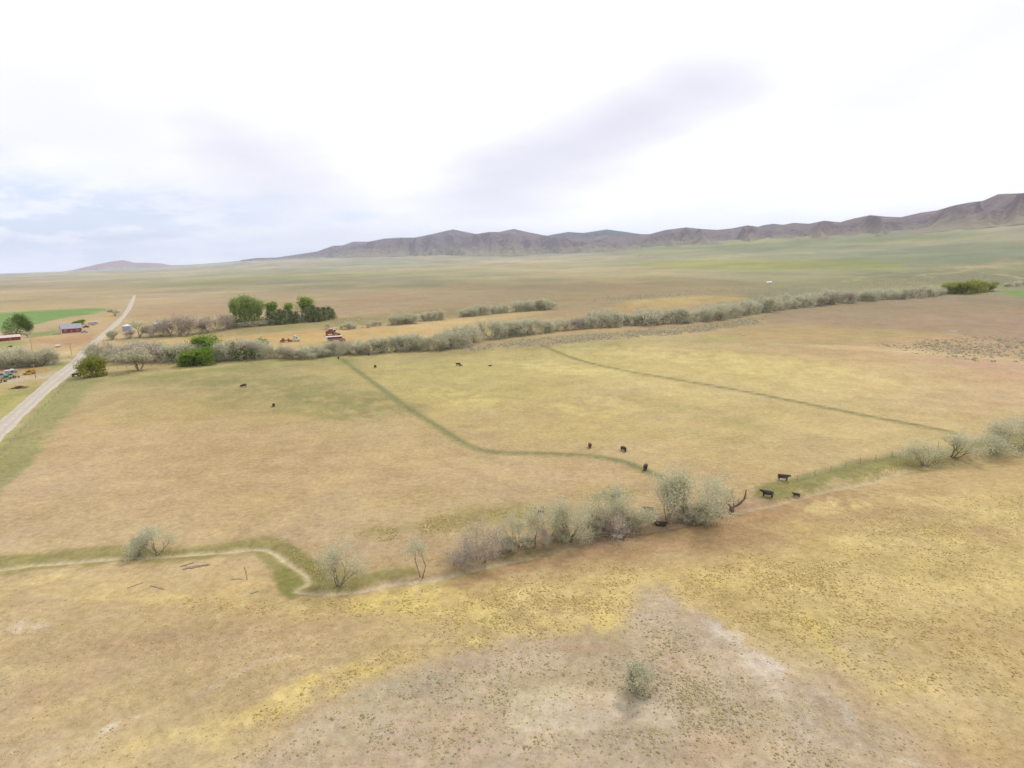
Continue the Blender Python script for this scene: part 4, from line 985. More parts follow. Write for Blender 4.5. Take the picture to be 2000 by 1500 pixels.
for u, v, h, va in [(252,661,15,'small grey tree'), (294,659,22,'grey tree'), (315,657,26,'bare twiggy tree'), (335,655,32,'bare twiggy tree'), (350,656,40,'tall bare twiggy tree'), (366,655,26,'bare twiggy tree'), (392,652,20,'low bare tree'), (408,650,28,'bare brown tree'), (424,647,32,'broad bare brown tree'), (438,644,28,'bare brown tree')]:
    tree('beltbare', u, v, h, h * 1.1, 'leafless brownish tree between the grain bins and the poplars', 'bare_tree', 'tree', 'bare trees by the grain bins')
for k, (u, v, h, w) in enumerate([(465,640,54,17),(475,639,56,18),(486,638,58,19),(497,637,55,18),(510,636,47,16),(453,641,24,22)]):
    tree('poplar', u, v, h, w, ['leftmost tall poplar of the green grove', 'second tall poplar from the left in the grove', 'tallest poplar in the grove', 'fourth poplar of the grove', 'narrow poplar at the right of the grove', 'short leafy poplar at the left foot of the grove'][k], 'poplar_tree')
for k, (u, v, h, w) in enumerate([(530,633,42,20),(564,631,38,18),(588,628,46,32),(600,627,34,22)]):
    tree('poplar2', u, v, h, w, ['light green poplar standing alone right of the tall grove', 'light green poplar rising behind the pines', 'highest light green poplar behind the dark pines', 'light green sapling between the dark pines'][k], 'poplar_tree')
for k, (u, v, h, w) in enumerate([(527,635,28,26),(538,634,26,22),(548,634,30,24),(558,633,28,24),(570,632,25,22),(580,631,23,20),(603,629,29,24),(613,628,32,26),(623,628,28,24),(633,626,26,24),(643,624,25,22),(650,623,20,18)]):
    tree('pine', u, v, h, w, 'dark pine in the row right of the poplar grove', 'pine_tree', 'tree', 'dark pines by the farmhouse')
for k in range(9):
    tree('belt', 452 + k * 11, 642 - k * 1.0, 11, 17, 'pale low bush at the foot of the poplars', 'bush', 'bush', 'bushes under the poplars')
for u, v in [(146,637), (153,635), (158,634)]:
    tree('bright', u, v, 9, 12, 'dark bush behind the red barn', 'bush', 'bush', 'bushes behind the barn')

# ------------------------------------------------------------------ materials for things
M_red = simple_mat('red_barn_paint', alb(172, 80, 76), 0.85, 0.10, 1.5)
M_white = simple_mat('white_paint', alb(246, 243, 238), 0.6, 0.04, 1.5)
M_roof = simple_mat('grey_blue_metal_roof', alb(170, 170, 186), 0.55, 0.05, 0.8)
M_proof = simple_mat('pale_faded_roof', alb(228, 208, 204), 0.8, 0.06, 0.8)
M_glass = simple_mat('dark_glass', (0.03, 0.035, 0.045), 0.15, 0.05, 1, spec=0.6)
M_tyre = simple_mat('tyre_rubber', (0.03, 0.03, 0.03), 0.9, 0.1, 4)
M_steel = simple_mat('galvanised_steel', alb(176, 190, 214), 0.45, 0.05, 1.2, metallic=0.25)
M_steelr = simple_mat('pale_steel_roof', alb(236, 236, 244), 0.5, 0.04, 1.2)
M_rust = simple_mat('rusty_steel', alb(170, 110, 80), 0.9, 0.2, 2.5)
M_dark = simple_mat('dark_iron', (0.05, 0.048, 0.048), 0.7, 0.15, 3)
M_yellow = simple_mat('yellow_machine_paint', alb(224, 168, 54), 0.55, 0.08, 2)
M_blue = simple_mat('faded_blue_paint', alb(150, 172, 206), 0.5, 0.05, 2)
M_green = simple_mat('green_machine_paint', alb(96, 160, 110), 0.5, 0.06, 2)
M_grey = simple_mat('grey_paint', alb(188, 190, 186), 0.6, 0.06, 2)
M_lilac = simple_mat('pale_trailer_paint', alb(206, 200, 212), 0.6, 0.05, 2)
M_redm = simple_mat('faded_red_machine_paint', alb(160, 92, 80), 0.7, 0.12, 2)
M_wood = simple_mat('grey_weathered_wood', alb(196, 178, 158), 0.95, 0.14, 5)
M_pole = simple_mat('pole_wood', alb(176, 158, 136), 0.95, 0.12, 4)
M_straw = simple_mat('straw', alb(232, 208, 140), 0.95, 0.1, 4)
M_wire = simple_mat('fence_wire', (0.2, 0.19, 0.18), 0.6, 0.05, 4)
M_hide = simple_mat('black_hide', (0.035, 0.027, 0.024), 0.8, 0.25, 3)
M_hidebr = simple_mat('dark_brown_hide', (0.08, 0.045, 0.03), 0.8, 0.25, 3)
M_brush = simple_mat('brush_pile_sticks', alb(120, 96, 80), 0.95, 0.25, 4)
M_stone = simple_mat('pale_stone', alb(220, 206, 188), 0.9, 0.1, 2)

def right_yaw(p, extra=0.0):           # a thing whose nose points to the right as seen from the drone
    return -math.atan2(p.x, p.y) + math.radians(extra)
def put(name, u, v, label, cat, extra=0.0, group=None):
    p = G(u, v)
    o = empty(name, p, right_yaw(p, extra))
    tag(o, label, cat, group)
    return o

def wheel(root, x, y, r, w=0.3):
    s = 1 if y > 0 else -1
    o = MB().tube((x, y - w / 2, r), (x, y + w / 2, r), r, r, 14).build('wheel', M_tyre, root, False)
    MB().tube((x, y + s * w / 2, r), (x, y + s * (w / 2 + 0.02), r), r * 0.55, r * 0.5, 10).build('rim', M_grey, o)

# ------------------------------------------------------------------ farm buildings
def gable_building(root, L, Wd, hw, hr, wall, roofm, over=0.4, t=0.16):
    """long axis x, eaves along +-y"""
    MB().prism([(-L / 2, 0), (L / 2, 0), (L / 2, hw), (-L / 2, hw)], -Wd / 2, Wd / 2).build('wall', wall, root)
    for s in (-1, 1):
        g = MB()
        x = s * (L / 2)
        g.add([(x, -Wd / 2, hw), (x, Wd / 2, hw), (x, 0, hw + hr), (x - s * 0.2, -Wd / 2, hw), (x - s * 0.2, Wd / 2, hw), (x - s * 0.2, 0, hw + hr)],
              [(0, 1, 2), (3, 5, 4), (0, 2, 5, 3), (1, 4, 5, 2), (0, 3, 4, 1)])
        g.build('gable', wall if wall is not M_red else M_white, root)
    for s in (-1, 1):
        m = MB()
        e = over / (Wd / 2) * hr
        a = [(-L / 2 - over, s * (Wd / 2 + over), hw - e + 0.03), (L / 2 + over, s * (Wd / 2 + over), hw - e + 0.03), (L / 2 + over, 0, hw + hr + 0.03), (-L / 2 - over, 0, hw + hr + 0.03)]
        m.add(a + [(x, y, z + t) for x, y, z in a], [(0, 1, 2, 3), (4, 7, 6, 5), (0, 4, 5, 1), (1, 5, 6, 2), (2, 6, 7, 3), (3, 7, 4, 0)])
        r = m.build('roof', roofm, root)
        sm = MB()
        k = 0
        x = -L / 2 - over + 0.6
        while x < L / 2 + over:                                  # standing seams
            q = [(x, s * (Wd / 2 + over), hw - e + 0.03 + t), (x, 0, hw + hr + 0.03 + t)]
            sm.tube(q[0], q[1], 0.03, 0.03, 4)
            x += 1.2
        sm.build('roof_seams', roofm, r)
def window(root, x, y, z, w, h, s=-1):
    f = MB().box((x, y + s * 0.03, z), (w + 0.3, 0.06, h + 0.3)).build('window', M_white, root)
    MB().box((x, y + s * 0.07, z), (w, 0.03, h)).build('pane', M_glass, f)
    MB().box((x, y + s * 0.095, z), (0.06, 0.02, h)).build('muntin', M_white, f)

b = put('barn', 140, 650, 'large red barn with white trim and grey blue roof beside the road', 'barn', 4)
gable_building(b, 12.5, 8.5, 3.6, 3.0, M_red, M_roof)
for x in (-6.25, 6.25):
    MB().box((x, -4.28, 1.8), (0.5, 0.14, 3.6)).build('corner_trim', M_white, b)
MB().box((6.33, 0, 1.8), (0.14, 8.3, 3.56)).build('end_wall', M_white, b)
MB().box((0, -4.34, 0.2), (12.0, 0.12, 0.4)).build('base_board', M_white, b)
MB().box((0, -4.34, 3.45), (12.0, 0.12, 0.18)).build('eave_board', M_white, b)
for x in (-3.8, 3.6):
    window(b, x, -4.25, 2.2, 0.9, 1.0)
d = MB().box((-0.3, -4.3, 1.3), (2.0, 0.08, 1.7)).build('door', M_red, b)
MB().box((-0.3, -4.36, 1.75), (1.1, 0.04, 0.5)).build('sign_board', M_straw, d)
for nm, u, v, L, lb in (('shed', 27, 664, 7.0, 'low red shed with pale roof, right one of the pair in front of the elm'), ('shed', 4, 666, 8.6, 'low red shed with pale roof at the left edge of the photo')):
    b = put(nm, u, v, lb, 'shed', 5)
    gable_building(b, L, 5.0, 2.2, 1.3, M_red, M_proof, 0.3)
    MB().box((L / 2 + 0.06, 0, 1.1), (0.12, 4.9, 2.16)).build('end_wall', M_white, b)
    MB().box((-L / 2 + 0.2, -2.56, 1.1), (0.3, 0.1, 2.2)).build('corner_trim', M_white, b)
    MB().box((0.6, -2.55, 0.95), (1.4, 0.08, 1.7)).build('door', M_red, b)
for nm, u, v, L, Wd, hw, hr, wl, rf, lb in (
    ('farm_shed', 393, 640, 5.5, 4, 2.6, 1.0, M_wood, M_steelr, 'small shed with white roof among the bare trees'),
    ('farm_shed', 327, 640, 6, 4, 2.4, 1.0, M_wood, M_steelr, 'pale roofed shed behind the bare trees right of the grain bins'),
    ('farmhouse', 582, 628, 13, 7, 3.0, 1.8, M_white, M_grey, 'white farmhouse half hidden behind the dark pines'),
    ('farmhouse', 440, 632, 7, 6, 3.0, 1.6, M_white, M_grey, 'white house peeping out left of the poplar grove'),
    ('field_shed', 1502, 554, 8, 4.5, 2.4, 1.0, M_white, M_steelr, 'lone white shed far off on the sagebrush plain')):
    b = put(nm, u, v, lb, 'house' if 'house' in nm else 'shed', 4)
    gable_building(b, L, Wd, hw, hr, wl, rf, 0.3)
    MB().box((L * 0.2, -Wd / 2 - 0.04, 1.0), (1.0, 0.08, 2.0)).build('door', M_dark, b)
    for x in (-L * 0.25, L * 0.38):
        window(b, x, -Wd / 2, 1.6, 0.8, 0.8)
def bin_(u, v, r, h, hr, lb):
    b = put('grain_bin', u, v, lb, 'grain bin', 0, 'grain bins by the road')
    m = MB()
    n = 28
    k = 0; z = 0.0
    rings = []
    while z <= h + 1e-6:
        rings.append((r + (0.04 if k % 2 else 0), z)); z += h / 14; k += 1
    for (r0, z0), (r1, z1) in zip(rings[:-1], rings[1:]):
        m.tube((0, 0, z0), (0, 0, z1), r0, r1, n, False)
    m.build('wall', M_steel, b, False)
    MB().tube((0, 0, h - 0.02), (0, 0, h + hr), r + 0.18, 0.35, n).build('roof', M_steelr, b)
    MB().tube((0, 0, h + hr), (0, 0, h + hr + 0.3), 0.36, 0.30, 12).build('cap', M_steelr, b)
    MB().box((0, -r - 0.03, 1.1), (0.8, 0.1, 1.9)).build('door', M_grey, b)
bin_(249, 646, 3.1, 3.7, 1.2, 'nearest and biggest blue grey grain bin beside the road')
bin_(306, 640, 2.7, 3.2, 1.2, 'middle grain bin with white cone roof above the bare trees')
bin_(323, 637, 2.7, 3.0, 1.2, 'farthest grain bin, only its white cone roof showing')

# ------------------------------------------------------------------ vehicles and machines
t = put('semi_truck', 572, 667, 'white semi truck cab with rusty flat frame parked in the straw field', 'truck', 5)
MB().box((-2.2, 0, 0.95), (10.4, 0.9, 0.28)).build('frame', M_rust, t)
c = MB().prism([(0.9, 0.7), (3.9, 0.7), (4.1, 1.1), (4.0, 1.75), (3.0, 2.0), (2.55, 2.9), (1.8, 3.6), (0.9, 3.7)], -1.2, 1.2).build('cab', M_white, t)
MB().prism([(2.62, 2.05), (3.02, 2.05), (2.62, 2.85)], -1.1, 1.1).build('windscreen', M_glass, c)
for s in (-1, 1):
    MB().box((2.25, s * 1.205, 2.3), (0.7, 0.03, 0.65)).build('side_window', M_glass, c)
    MB().box((1.35, s * 1.205, 2.7), (0.4, 0.03, 0.5)).build('sleeper_window', M_glass, c)
    MB().tube((0.7, s * 1.0, 0.9), (0.7, s * 1.0, 3.9), 0.09, 0.09, 8).build('exhaust', M_grey, t)
    MB().tube((1.0, s * 0.95, 0.75), (2.1, s * 0.95, 0.75), 0.33, 0.33, 10).build('fuel_tank', M_grey, t)
    MB().tube((4.06, s * 0.85, 1.1), (4.12, s * 0.85, 1.1), 0.14, 0.12, 8).build('headlight', M_steelr, t)
MB().box((4.15, 0, 0.65), (0.2, 2.3, 0.35)).build('bumper', M_grey, t)
MB().box((-4.6, 0, 1.25), (4.6, 2.2, 0.18)).build('flat_bed', M_rust, t)
MB().prism([(-6.4, 1.35), (-4.6, 1.35), (-4.8, 2.3), (-5.9, 2.5)], -0.8, 0.8).build('rusty_load', M_rust, t)
MB().box((-2.4, 0, 1.6), (1.0, 1.6, 0.9)).build('winch', M_rust, t)
for x in (3.2, -0.9, -2.2, -5.4, -6.6):
    for s in (-1, 1): wheel(t, x, s * 1.0, 0.52, 0.32)

t = put('stock_trailer', 653, 667, 'long red stock trailer with white roof beside the combine', 'trailer', 4)
MB().box((0, 0, 1.9), (9.4, 2.4, 2.0)).build('body', M_redm, t)
MB().box((0, 0, 3.02), (9.7, 2.6, 0.24)).build('roof', M_white, t)
MB().box((-4.75, 0, 1.95), (0.12, 2.46, 2.1)).build('end_wall', M_white, t)
MB().box((-4.3, -1.22, 1.9), (0.8, 0.06, 2.0)).build('corner_panel', M_white, t)
for k in range(8):
    MB().box((-3.3 + k * 1.0, -1.215, 2.35), (0.7, 0.04, 0.5)).build('slot', M_dark, t)
MB().box((0, -1.22, 1.55), (9.2, 0.05, 0.12)).build('rail', M_white, t)
MB().prism([(4.7, 0.9), (6.3, 1.0), (6.3, 1.15), (4.7, 1.4)], -0.3, 0.3).build('gooseneck', M_redm, t)
for x in (-1.8, -0.8):
    for s in (-1, 1): wheel(t, x, s * 1.05, 0.45, 0.3)

t = put('combine_harvester', 646, 655, 'old red combine harvester with white auger behind the stock trailer', 'combine', 8)
MB().prism([(-3, 1.1), (2.0, 1.1), (2.4, 2.2), (1.6, 3.2), (-2.4, 3.2), (-3.2, 2.2)], -1.3, 1.3).build('body', M_redm, t)
c = MB().prism([(2.0, 2.0), (3.4, 2.0), (3.6, 2.9), (3.3, 3.9), (2.0, 3.9)], -0.9, 0.9).build('cab', M_white, t)
MB().prism([(3.45, 2.3), (3.62, 2.9), (3.42, 3.6), (3.40, 3.6), (3.40, 2.3)], -0.8, 0.8).build('windscreen', M_glass, c)
for s in (-1, 1): MB().box((2.7, s * 0.905, 2.95), (1.0, 0.03, 1.2)).build('side_window', M_glass, c)
MB().box((0.1, 0, 3.6), (2.6, 2.2, 0.8)).build('grain_tank', M_redm, t)
MB().tube((-1.8, -1.0, 4.35), (3.0, -1.1, 4.7), 0.24, 0.24, 10).build('auger', M_white, t)
MB().tube((3.2, 0.2, 4.2), (4.6, 0.2, 4.2), 0.62, 0.62, 12).build('round_tank', M_straw, t)
MB().box((5.0, 0, 0.7), (1.6, 5.2, 0.9)).build('header', M_redm, t)
MB().prism([(2.8, 0.9), (4.3, 0.5), (4.3, 1.1), (2.8, 2.0)], -0.6, 0.6).build('feeder', M_redm, t)
for x, r in ((1.9, 0.85), (-2.4, 0.5)):
    for s in (-1, 1): wheel(t, x, s * 1.45, r, 0.5)

def pickup(u, v, lb, body, extra, cab=True, bedm=None, name='pickup_truck', cat='truck', L=4.6, sc=1.0):
    t = put(name, u, v, lb, cat, extra)
    t.scale = (sc, sc, sc)
    h = L / 2
    MB().prism([(-h, 0.45), (h, 0.45), (h + 0.05, 0.9), (h - 0.2, 1.1), (0.4, 1.15), (-h, 1.15)], -0.9, 0.9).build('body', body, t)
    c = MB().prism([(-0.7, 1.15), (1.05, 1.15), (0.6, 1.85), (-0.45, 1.85)], -0.82, 0.82).build('cab', body, t)
    MB().prism([(0.62, 1.78), (1.0, 1.22), (1.03, 1.22), (0.66, 1.8)], -0.72, 0.72).build('windscreen', M_glass, c)
    for s in (-1, 1):
        MB().prism([(-0.5, 1.22), (0.8, 1.22), (0.5, 1.76), (-0.4, 1.76)], s * 0.825 - 0.01, s * 0.825 + 0.01).build('side_window', M_glass, c)
        MB().tube((h + 0.02, s * 0.68, 0.85), (h + 0.07, s * 0.68, 0.85), 0.11, 0.10, 8).build('headlight', M_steelr, t)
    if bedm:
        MB().box((-h + 0.95, 0, 1.35), (1.9, 1.8, 0.5)).build('bed_load', bedm, t)
    for x in (-h + 0.85, h - 0.85):
        for s in (-1, 1): wheel(t, x, s * 0.85, 0.36, 0.24)
    return t
t = pickup(57, 731, 'yellow flatbed farm truck parked on the gravel yard', M_yellow, -168, bedm=M_yellow, L=4.6, sc=1.0)
MB().box((-0.9, 0, 1.95), (1.6, 1.6, 0.7)).build('yellow_hopper', M_yellow, t)
pickup(2, 737, 'pale blue pickup at the left edge of the yard', M_blue, 12)
pickup(14, 741, 'small green car between the blue pickup and the yellow truck', M_green, 178, name='car', cat='car', L=3.8)
pickup(24, 728, 'grey car at the back of the yard behind the green one', M_grey, 4, name='car', cat='car', L=4.0)
pickup(168, 640, 'dark car parked beside the red barn', M_dark, 12, name='car', cat='car', L=4.4)
pickup(165, 650, 'grey car parked in front of the barn end', M_grey, 8, name='car', cat='car', L=4.2)
pickup(664, 676, 'pale blue pickup half hidden behind the silver belt', M_blue, -60, sc=1.1)
pickup(669, 668, 'red farm truck at the right end of the stock trailer', M_redm, 75, sc=1.25, bedm=M_redm)
def trailer(u, v, L, H, lb, m, extra=4):
    t = put('trailer', u, v, lb, 'trailer', extra)
    MB().box((0, 0, 0.7 + H / 2), (L, 2.2, H)).build('body', m, t)
    MB().box((0, 0, 0.76 + H), (L + 0.2, 2.3, 0.1)).build('roof', M_steelr, t)
    MB().box((-L * 0.2, -1.12, 0.6 + H * 0.55), (0.8, 0.05, H * 0.75)).build('door', M_grey, t)
    MB().box((L * 0.22, -1.12, 0.7 + H * 0.6), (1.0, 0.05, 0.6)).build('window', M_glass, t)
    MB().tube((L / 2, 0, 0.55), (L / 2 + 1.2, 0, 0.5), 0.07, 0.07, 6).build('hitch', M_dark, t)
    for x in (-0.5, 0.5):
        for s in (-1, 1): wheel(t, x, s * 1.0, 0.34, 0.22)
trailer(182, 635, 7.0, 2.0, 'long pale trailer beyond the barn towards the road', M_lilac, 6)
trailer(20, 733, 3.2, 1.6, 'pale grey box trailer among the parked machines', M_grey, 10)
def tractor(u, v, lb, m, extra, sc=1.0):
    t = put('tractor', u, v, lb, 'tractor', extra); t.scale = (sc,) * 3
    MB().prism([(-0.2, 0.7), (1.9, 0.7), (1.95, 1.25), (0.3, 1.4), (-0.2, 1.4)], -0.38, 0.38).build('bonnet', m, t)
    MB().box((-0.6, 0, 0.9), (1.2, 0.9, 0.5)).build('rear_axle', m, t)
    c = MB()
    for x in (-1.1, 0.1):
        for y in (-0.65, 0.65): c.tube((x, y, 1.1), (x, y, 2.3), 0.05, 0.05, 6)
    c.build('cab_posts', M_dark, t)
    MB().box((-0.5, 0, 2.36), (1.5, 1.5, 0.12)).build('cab_roof', m, t)
    MB().box((-0.6, 0, 1.35), (0.5, 0.5, 0.15)).build('seat', M_dark, t)
    MB().tube((1.0, 0.2, 1.3), (1.0, 0.2, 2.1), 0.05, 0.05, 6).build('exhaust', M_dark, t)
    for s in (-1, 1):
        wheel(t, -0.7, s * 0.8, 0.75, 0.42); wheel(t, 1.5, s * 0.65, 0.42, 0.25)
tractor(152, 735, 'dark old tractor on the road verge beside the yellow green bush', M_dark, 175, 1.05)
tractor(31, 738, 'small orange tractor by the pole in the yard', M_yellow, 10, 0.7)
tractor(2, 747, 'yellow implement tractor cut off by the left edge', M_yellow, 20, 1.0)
for u, v, lb in ((160, 727, 'straw bale behind the dark tractor, left one'), (166, 727, 'straw bale behind the dark tractor, right one beside the bush')):
    bl = put('straw_bale', u, v, lb, 'bale', 10)
    MB().box((0, 0, 0.55), (1.5, 1.0, 1.1)).build('bale', M_straw, bl)
    for x in (-0.35, 0.35): MB().box((x, 0, 0.555), (0.04, 1.02, 1.12)).build('twine', M_wire, bl)
tk = put('water_tank', 113, 678, 'white tank lying on the bare ground below the barn', 'tank', 6)
MB().tube((-1.2, 0, 0.85), (1.2, 0, 0.85), 0.6, 0.6, 14).build('tank', M_white, tk)
for x in (-0.7, 0.7): MB().box((x, 0, 0.17), (0.2, 1.0, 0.34)).build('cradle', M_dark, tk)
tr_ = put('water_trough', 1861, 648, 'small white trough on the mauve field at the right', 'trough', -4)
m = MB()
for a in ((0, -0.55, 0.4, 3.4, 0.1), (0, 0.55, 0.4, 3.4, 0.1)): m.box((a[0], a[1], a[2]), (a[3], a[4], 0.8))
for x in (-1.65, 1.65): m.box((x, 0, 0.4), (0.1, 1.0, 0.8))
m.box((0, 0, 0.1), (3.2, 1.0, 0.1)); m.build('basin', M_white, tr_)
MB().box((0, 0, 0.6), (3.15, 0.98, 0.04)).build('water', M_blue, tr_)
tb = put('water_trough', 1753, 590, 'small white trough beside the belt on the mauve field edge', 'trough', 0)
MB().box((0, 0, 0.4), (3, 1.4, 0.8)).build('basin', M_white, tb); MB().box((0, 0, 0.82), (2.7, 1.1, 0.05)).build('water', M_blue, tb)
for u, v, s_, lb in ((700, 626, 1.0, 'pale boulder at the end of the pine row'), (678, 625, 0.8, 'small pale boulder beside the last pine'), (708, 640, 0.9, 'pale boulder in the straw field right of the bushes'), (1453, 655, 0.9, 'white stone on the tan field below the belt')):
    p = G(u, v)
    bm = bmesh.new(); bmesh.ops.create_icosphere(bm, subdivisions=2, radius=s_)
    for vv in bm.verts: vv.co = vv.co * random.Random(int(vv.co.x * 999) + u).uniform(0.75, 1.15); vv.co.z = vv.co.z * 0.6 + 0.3
    me = bpy.data.meshes.new('boulder'); bm.to_mesh(me); bm.free(); me.materials.append(M_stone)
    o = link('boulder', me); o.location = p
    tag(o, lb, 'boulder')

# ------------------------------------------------------------------ poles and fences
for u, v, hpx, lb in ((70, 739, 28, 'wooden utility pole beside the yellow truck'), (140, 693, 22, 'wooden utility pole beside the road below the barn'), (64, 690, 26, 'thin pole rising behind the thicket left of the road')):
    p = G(u, v); h = hpx / FPX * depth(p) * 1.05
    o = empty('utility_pole', p, right_yaw(p, 40)); tag(o, lb, 'utility pole', 'poles in the farmyard')
    MB().tube((0, 0, -0.1), (0, 0, h), 0.15, 0.10, 8).build('post', M_pole, o)
    MB().box((0, 0, h - 0.6), (2.2, 0.12, 0.12)).build('crossarm', M_pole, o)
    for x in (-0.95, 0.0, 0.95): MB().tube((x, 0, h - 0.54), (x, 0, h - 0.34), 0.05, 0.04, 6).build('insulator', M_grey, o)

def fence(pxs, spacing, lb, hp=1.25, wires=4, r=0.07, rails=False, group='fences'):
    pts = smooth_line([G(*q)[:2] for q in pxs], 8)
    seg = np.linalg.norm(np.diff(pts, axis=0), axis=1); s = np.concatenate([[0], np.cumsum(seg)])
    n = max(2, int(s[-1] / spacing) + 1)
    ss = np.linspace(0, s[-1], n)
    P = [GXY(float(np.interp(q, s, pts[:, 0])), float(np.interp(q, s, pts[:, 1]))) for q in ss]
    o = empty('rail_fence' if rails else 'wire_fence', P[0]); tag(o, lb, 'fence', group)
    me = MB().tube((0, 0, -0.15), (0, 0, hp), r, r * 0.9, 6).mesh('post', M_wood)
    rr = random.Random(3)
    for p in P:
        q = link('post', me, o); q.location = p - P[0]
        q.rotation_euler = (rr.uniform(-0.06, 0.06), rr.uniform(-0.06, 0.06), rr.uniform(0, 3))
    for k in range(wires):
        z = hp * (0.25 + 0.7 * k / max(1, wires - 1))
        if rails:
            for a, b_ in zip(P[:-1], P[1:]):
                MB().tube(a - P[0] + Vector((0, 0, z)), b_ - P[0] + Vector((0, 0, z)), 0.06, 0.06, 4).build('rail', M_wood, o)
        else:
            w = MB()
            for a, b_ in zip(P[:-1], P[1:]): w.tube(a - P[0] + Vector((0, 0, z)), b_ - P[0] + Vector((0, 0, z)), 0.012, 0.012, 3, False)
            w.build('wire', M_wire, o)
fence([(-60, 950), (0, 888), (40, 846), (80, 804), (118, 764), (128, 752)], 6.0, 'wire fence on grey posts along the pasture side of the gravel road')
fence([(128, 752), (170, 738), (330, 725), (470, 710)], 8.0, 'wire fence along the top edge of the pasture near the green trees')
fence([(212, 722), (240, 719), (262, 718), (300, 716), (330, 714)], 3.2, 'grey rail fence behind the open crowned tree', 1.5, 2, 0.1, True)
fence([(40, 661), (60, 659), (85, 657), (104, 655), (116, 654)], 3.5, 'pale rail fence between the red sheds and the barn', 1.5, 3, 0.1, True)
fence([(0, 764), (40, 759), (80, 748), (92, 744)], 7.0, 'wire fence along the near edge of the farmyard')
fence([(1520, 946), (1600, 928), (1690, 902), (1780, 884), (1860, 868)], 5.0, 'wire fence along the green strip above the creek on the right')

# ------------------------------------------------------------------ logs, sticks, fallen tree, split trunk, brush pile
def log(u0, v0, u1, v1, r, lb, zoff=0.0, name='log', m=None):
    a, b_ = G(u0, v0), G(u1, v1)
    mb = MB()
    rr = random.Random(int(u0))
    n = 6
    P = [a.lerp(b_, k / n) + Vector((rr.uniform(-.06, .06), rr.uniform(-.06, .06), r + zoff + rr.uniform(-.03, .03))) for k in range(n + 1)]
    for k in range(n): mb.tube(P[k] - a, P[k + 1] - a, r * (1 - 0.07 * k), r * (1 - 0.07 * (k + 1)), 7, k in (0, n - 1))
    d = (b_ - a).normalized()
    for k in (2, 4):
        mb.tube(P[k] - a, P[k] - a + Vector((-d.y, d.x, 0.3)) * rr.uniform(0.3, 0.8), r * 0.4, r * 0.2, 5)
    o = mb.build(name, m or M_wood, None, True); o.location = a
    return tag(o, lb, 'log', 'dead wood lying on the ground')
log(362, 1110, 411, 1103, 0.16, 'longest grey log of the pile lying below the creek')
log(358, 1112, 384, 1107, 0.14, 'short thick log at the left of the pile')
log(352, 1107, 380, 1099, 0.10, 'thin branch pointing up left over the log pile')
log(372, 1111, 396, 1106, 0.10, 'thin log on the near side of the pile')
log(249, 1149, 280, 1138, 0.07, 'thin grey stick on the left, pointing up right')
log(294, 1144, 321, 1151, 0.07, 'thin grey stick on the left, pointing down right')
log(452, 1131, 476, 1132, 0.05, 'thin dark stick left of the leaning post')
log(490, 1160, 505, 1154, 0.07, 'short crooked stick near the creek bend')
log(1150, 1048, 1196, 1046, 0.10, 'pale bare branch running left from the uprooted trunk')
p = G(483, 1132)
o = MB().tube((0, 0, -0.1), (-0.25, 0.1, 2.0), 0.09, 0.07, 7).tube((-0.05, 0, 0.9), (0.12, 0, 1.5), 0.05, 0.03, 5).build('post', M_wood); o.location = p
tag(o, 'grey dead post standing alone left of the creek bend', 'post')

a = G(1216, 1054)
o = empty('fallen_tree', a); tag(o, 'uprooted fallen tree with dark root plate beside the creek', 'fallen tree')
q = G(1188, 1048) - a
MB().tube((0, 0, 0.35), q + Vector((0, 0, 0.5)), 0.30, 0.20, 8).tube(q + Vector((0, 0, 0.5)), (G(1160, 1046) - a) + Vector((0, 0, 0.9)), 0.2, 0.08, 7).build('trunk', M_twig, o, True)
m = MB(); rr = random.Random(8)
for k in range(14):
    th = rr.uniform(0, 6.28)
    m.tube((0, 0, 0.4), (rr.uniform(0.1, 0.7), math.cos(th) * 0.9, 0.55 + math.sin(th) * 0.7), 0.13, 0.02, 5)
m.build('root_plate', M_barkd, o)
m = MB()
for k in range(16):
    t_ = rr.uniform(0.3, 1.0); s0 = q * t_ + Vector((0, 0, 0.5))
    e0 = s0 + Vector((rr.uniform(-1.6, -0.2), rr.uniform(-0.9, 0.9), rr.uniform(0.1, 1.3)))
    m.tube(s0, e0, 0.05, 0.015, 4)
    for _ in range(2): m.tube(e0.lerp(s0, 0.4), e0 + Vector((rr.uniform(-.6, .3), rr.uniform(-.5, .5), rr.uniform(-.1, .5))), 0.025, 0.008, 3)
m.build('branches', M_twig, o)

a = G(1429, 998)
o = empty('split_tree', a, right_yaw(a)); tag(o, 'bare split tree with two dark limbs spread like a V', 'tree')
mpx = depth(a) / FPX
def lim(m, P, r):
    for k in range(len(P) - 1): m.tube(P[k], P[k + 1], r * (1 - 0.8 * k / len(P)), r * (1 - 0.8 * (k + 1) / len(P)), 6, False)
m = MB()
m.tube((0, 0, -0.1), (0, 0, 0.9), 0.5, 0.36, 8)
lim(m, [Vector((0, 0, 0.7)), Vector((12 * mpx, 0.2, 14 * mpx)), Vector((22 * mpx, 0.1, 28 * mpx)), Vector((24 * mpx, 0.3, 46 * mpx))], 0.24)
lim(m, [Vector((0, 0, 0.7)), Vector((-9 * mpx, 0.1, 15 * mpx)), Vector((-20 * mpx, 0.3, 10 * mpx)), Vector((-24 * mpx, 0.2, -2 * mpx + 0.2))], 0.2)
lim(m, [Vector((4 * mpx, 0, 9 * mpx)), Vector((2 * mpx, .5, 22 * mpx)), Vector((-2 * mpx, .4, 36 * mpx))], 0.14)
m.build('trunk', M_barkd, o, True)
m = MB()
